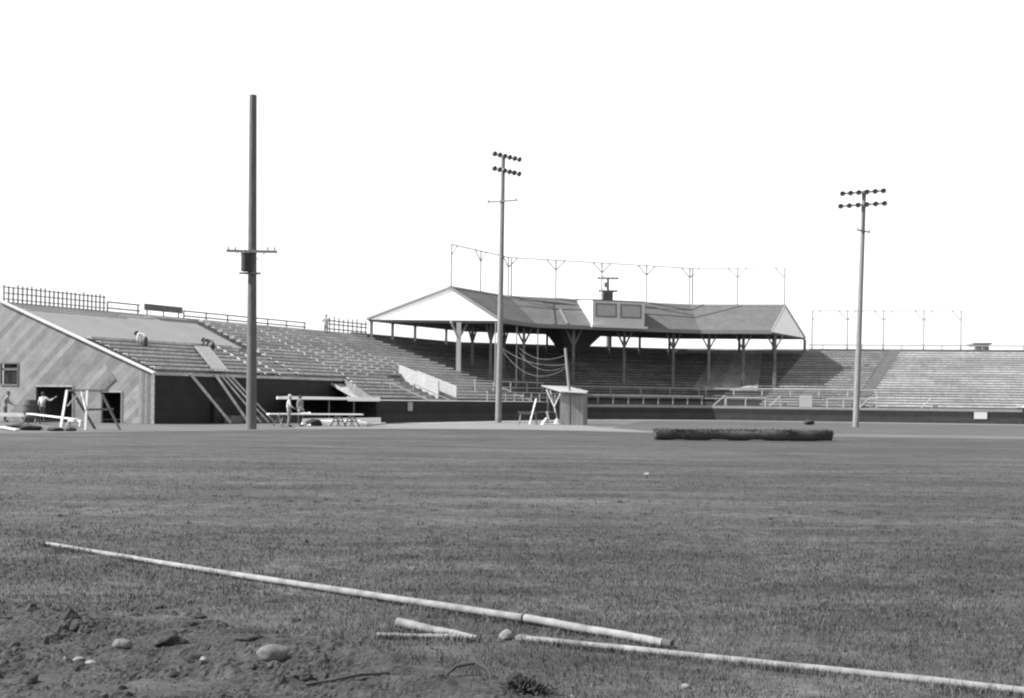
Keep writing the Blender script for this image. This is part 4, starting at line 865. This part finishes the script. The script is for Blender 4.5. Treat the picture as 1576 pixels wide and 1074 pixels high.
def person(label, loc, rotz, shirt, pants, hat=None, **kw):
    J = dict(STAND); J.update(kw); J = {k: Vector(v) for k, v in J.items()}
    T = thing('person', label, 'person', loc, 'workers about the stands', rotz)
    fwd = (J['tl']-J['al']); 
    tors = [(J['pel'], .13), (J['spi'], .12), (J['che'], .14), (J['nec'], .055)]
    arm = lambda s: [(J['che'], .14), (J['s'+s], .065), (J['e'+s], .046), (J['w'+s], .03)]
    leg = lambda s: [(J['pel'], .13), (J['h'+s], .095), (J['k'+s], .06), (J['a'+s], .042), (J['t'+s], .035)]
    face = (J['jaw']-J['nec']).cross(Vector((1,0,0))); hd = (J['cro']-J['jaw']).normalized(); f = Vector((1,0,0)).cross(hd); f = -f if f.dot(Vector((0,1,0))) < 0 else f
    chains = [tors+[(J['jaw'], .07), (J['hea'], .092), (J['cro'], .07)], arm('l'), arm('r'), leg('l'), leg('r'),
              [(J['hea'], .092), (J['hea']+f*.085+hd*-.03, .018), (J['hea']+f*.112+hd*-.045, .012)]]
    for s, sx in (('l', -1), ('r', 1)):
        w = J['w'+s]; d = (w-J['e'+s]).normalized(); sd_ = d.cross(Vector((0,1,0))); sd_ = Vector((1,0,0)) if sd_.length < .2 else sd_.normalized(); palm = w+d*.085; cu = d.cross(sd_).normalized()
        chains.append([(w, .03), (palm, (.036, .018))])
        for k, l in enumerate((.065, .078, .072, .055)):
            b0 = palm+sd_*((k-1.5)*.02)+d*.012; chains.append([(palm, (.036, .018)), (b0, .0095), (b0+d*l*.55, .009), (b0+d*l*.9+cu*l*.35, .0075)])
        th = w+d*.03+sd_*(.035*-sx); chains.append([(w+d*.0, .03) if False else (w, .03), (th, .012), (th+d*.045+sd_*(.015*-sx), .010)])
    skin_obj('body', chains, T, M['skin'])
    skin_obj('shirt', [[(J['pel']+Vector((0,0,.03)), .145), (J['spi'], .135), (J['che'], .152), (J['che'].lerp(J['nec'], .7), .075)], [(J['che'], .152), (J['sl'], .08), (J['el'], .06), (J['el'].lerp(J['wl'], .75), .047)], [(J['che'], .152), (J['sr'], .08), (J['er'], .06), (J['er'].lerp(J['wr'], .75), .047)]], T, shirt)
    skin_obj('trousers', [[(J['spi'].lerp(J['pel'], .55), .14), (J['pel'], .148), (J['hl'], .112), (J['kl'], .08), (J['kl'].lerp(J['al'], .9), .066)], [(J['pel'], .148), (J['hr'], .112), (J['kr'], .08), (J['kr'].lerp(J['ar'], .9), .066)]], T, pants)
    for s in 'lr': skin_obj('shoe', [[(J['a'+s]+Vector((0,0,-.01)), .052), (J['a'+s].lerp(J['t'+s], .5), .05), (J['t'+s]+(J['t'+s]-J['a'+s])*.1, .042)]], T, M['shoe'], sub=1)
    top = J['cro']
    q = MB()
    if hat:
        q.lathe(top-hd*.0, hd, [(.165, -.012), (.17, 0), (.105, .012), (.1, .06), (.085, .1), (.03, .11)], 18); o = q.build('hat', hat)
    else:
        q.lathe(top-hd*.075-f*.012, hd, [(.085, -.05), (.104, 0), (.1, .07), (.06, .12), (.01, .135)], 16); o = q.build('hair', M['hair'])
    o.parent = T
    return T
person('worker in a light shirt and dark cap standing beside the barrel', (-29.6, 66.4, .0), R(-60), M['shirt_g'], M['trousers'], M['hat_d'],
       che=(0,.08,1.34), nec=(0,.13,1.48), jaw=(0,.18,1.54), hea=(0,.18,1.63), cro=(0,.16,1.69), sl=(-.19,.08,1.4), sr=(.19,.08,1.4), el=(-.24,.2,1.14), wl=(-.18,.42,1.02), er=(.24,.2,1.14), wr=(.18,.42,1.02))
person('worker in a white shirt with one arm raised before the wide bleacher doorway', (-27.6, 66.9, 0), R(-20), M['shirt_w'], M['trousers'], None,
       sr=(.2,.02,1.42), er=(.42,.12,1.26), wr=(.6,.28,1.44), el=(-.27,-.03,1.14), wl=(-.29,.05,.9))
def on_deck(o, t): i = int((o+4)/.6); return SL.at(o, t, zrow(i))
person('worker in a white shirt bending over the bleacher seat rows', on_deck(.75, -43.0), R(75), M['shirt_w'], M['trousers'], M['hat_d'],
       spi=(0,.10,1.1), che=(0,.34,1.22), nec=(0,.48,1.25), jaw=(0,.54,1.22), hea=(0,.61,1.25), cro=(0,.66,1.3), sl=(-.19,.36,1.24), sr=(.19,.36,1.24), el=(-.22,.42,.96), wl=(-.16,.5,.72), er=(.22,.42,.96), wr=(.16,.5,.72))
person('worker in dark clothes bent double over the bleacher seat rows', on_deck(.75, -37.4), R(70), M['shirt_d'], M['trousers'], M['hat_d'],
       pel=(0,-.12,.86), spi=(0,.06,1.04), che=(0,.34,1.14), nec=(0,.5,1.15), jaw=(0,.56,1.1), hea=(0,.63,1.12), cro=(0,.68,1.17), sl=(-.2,.35,1.16), sr=(.2,.35,1.16), el=(-.25,.5,.9), wl=(-.16,.66,.66), er=(.25,.5,.9), wr=(.16,.66,.66),
       hl=(-.11,-.1,.83), hr=(.11,-.1,.83), kl=(-.22,.12,.5), kr=(.2,.1,.48), al=(-.2,-.06,.08), ar=(.2,-.1,.08), tl=(-.22,.12,.03), tr=(.22,.08,.03))
person('worker in white shirt and pale hat standing at the long plank', (-12.45, 63.45, 0), R(-75), M['shirt_w'], M['trousers_g'], M['hat'],
       nec=(0,.03,1.5), jaw=(0,.07,1.56), hea=(0,.08,1.64), cro=(0,.06,1.7), el=(-.27,-.02,1.14), wl=(-.24,.12,.9), er=(.28,.08,1.14), wr=(.22,.3,1.02))
person('worker in grey clothes standing at the very top of the open stand', SL.at(6.3, -18.9, zrow(17)), R(160), M['shirt_g'], M['trousers_g'], M['hat'],
       el=(-.3,.12,1.2), wl=(-.22,.34,1.1), er=(.3,.12,1.2), wr=(.22,.34,1.1))
person('worker in a grey shirt standing just behind the hatted worker at the long plank', (-12.1, 64.9, 0), R(-110), M['shirt_g'], M['trousers'], None)
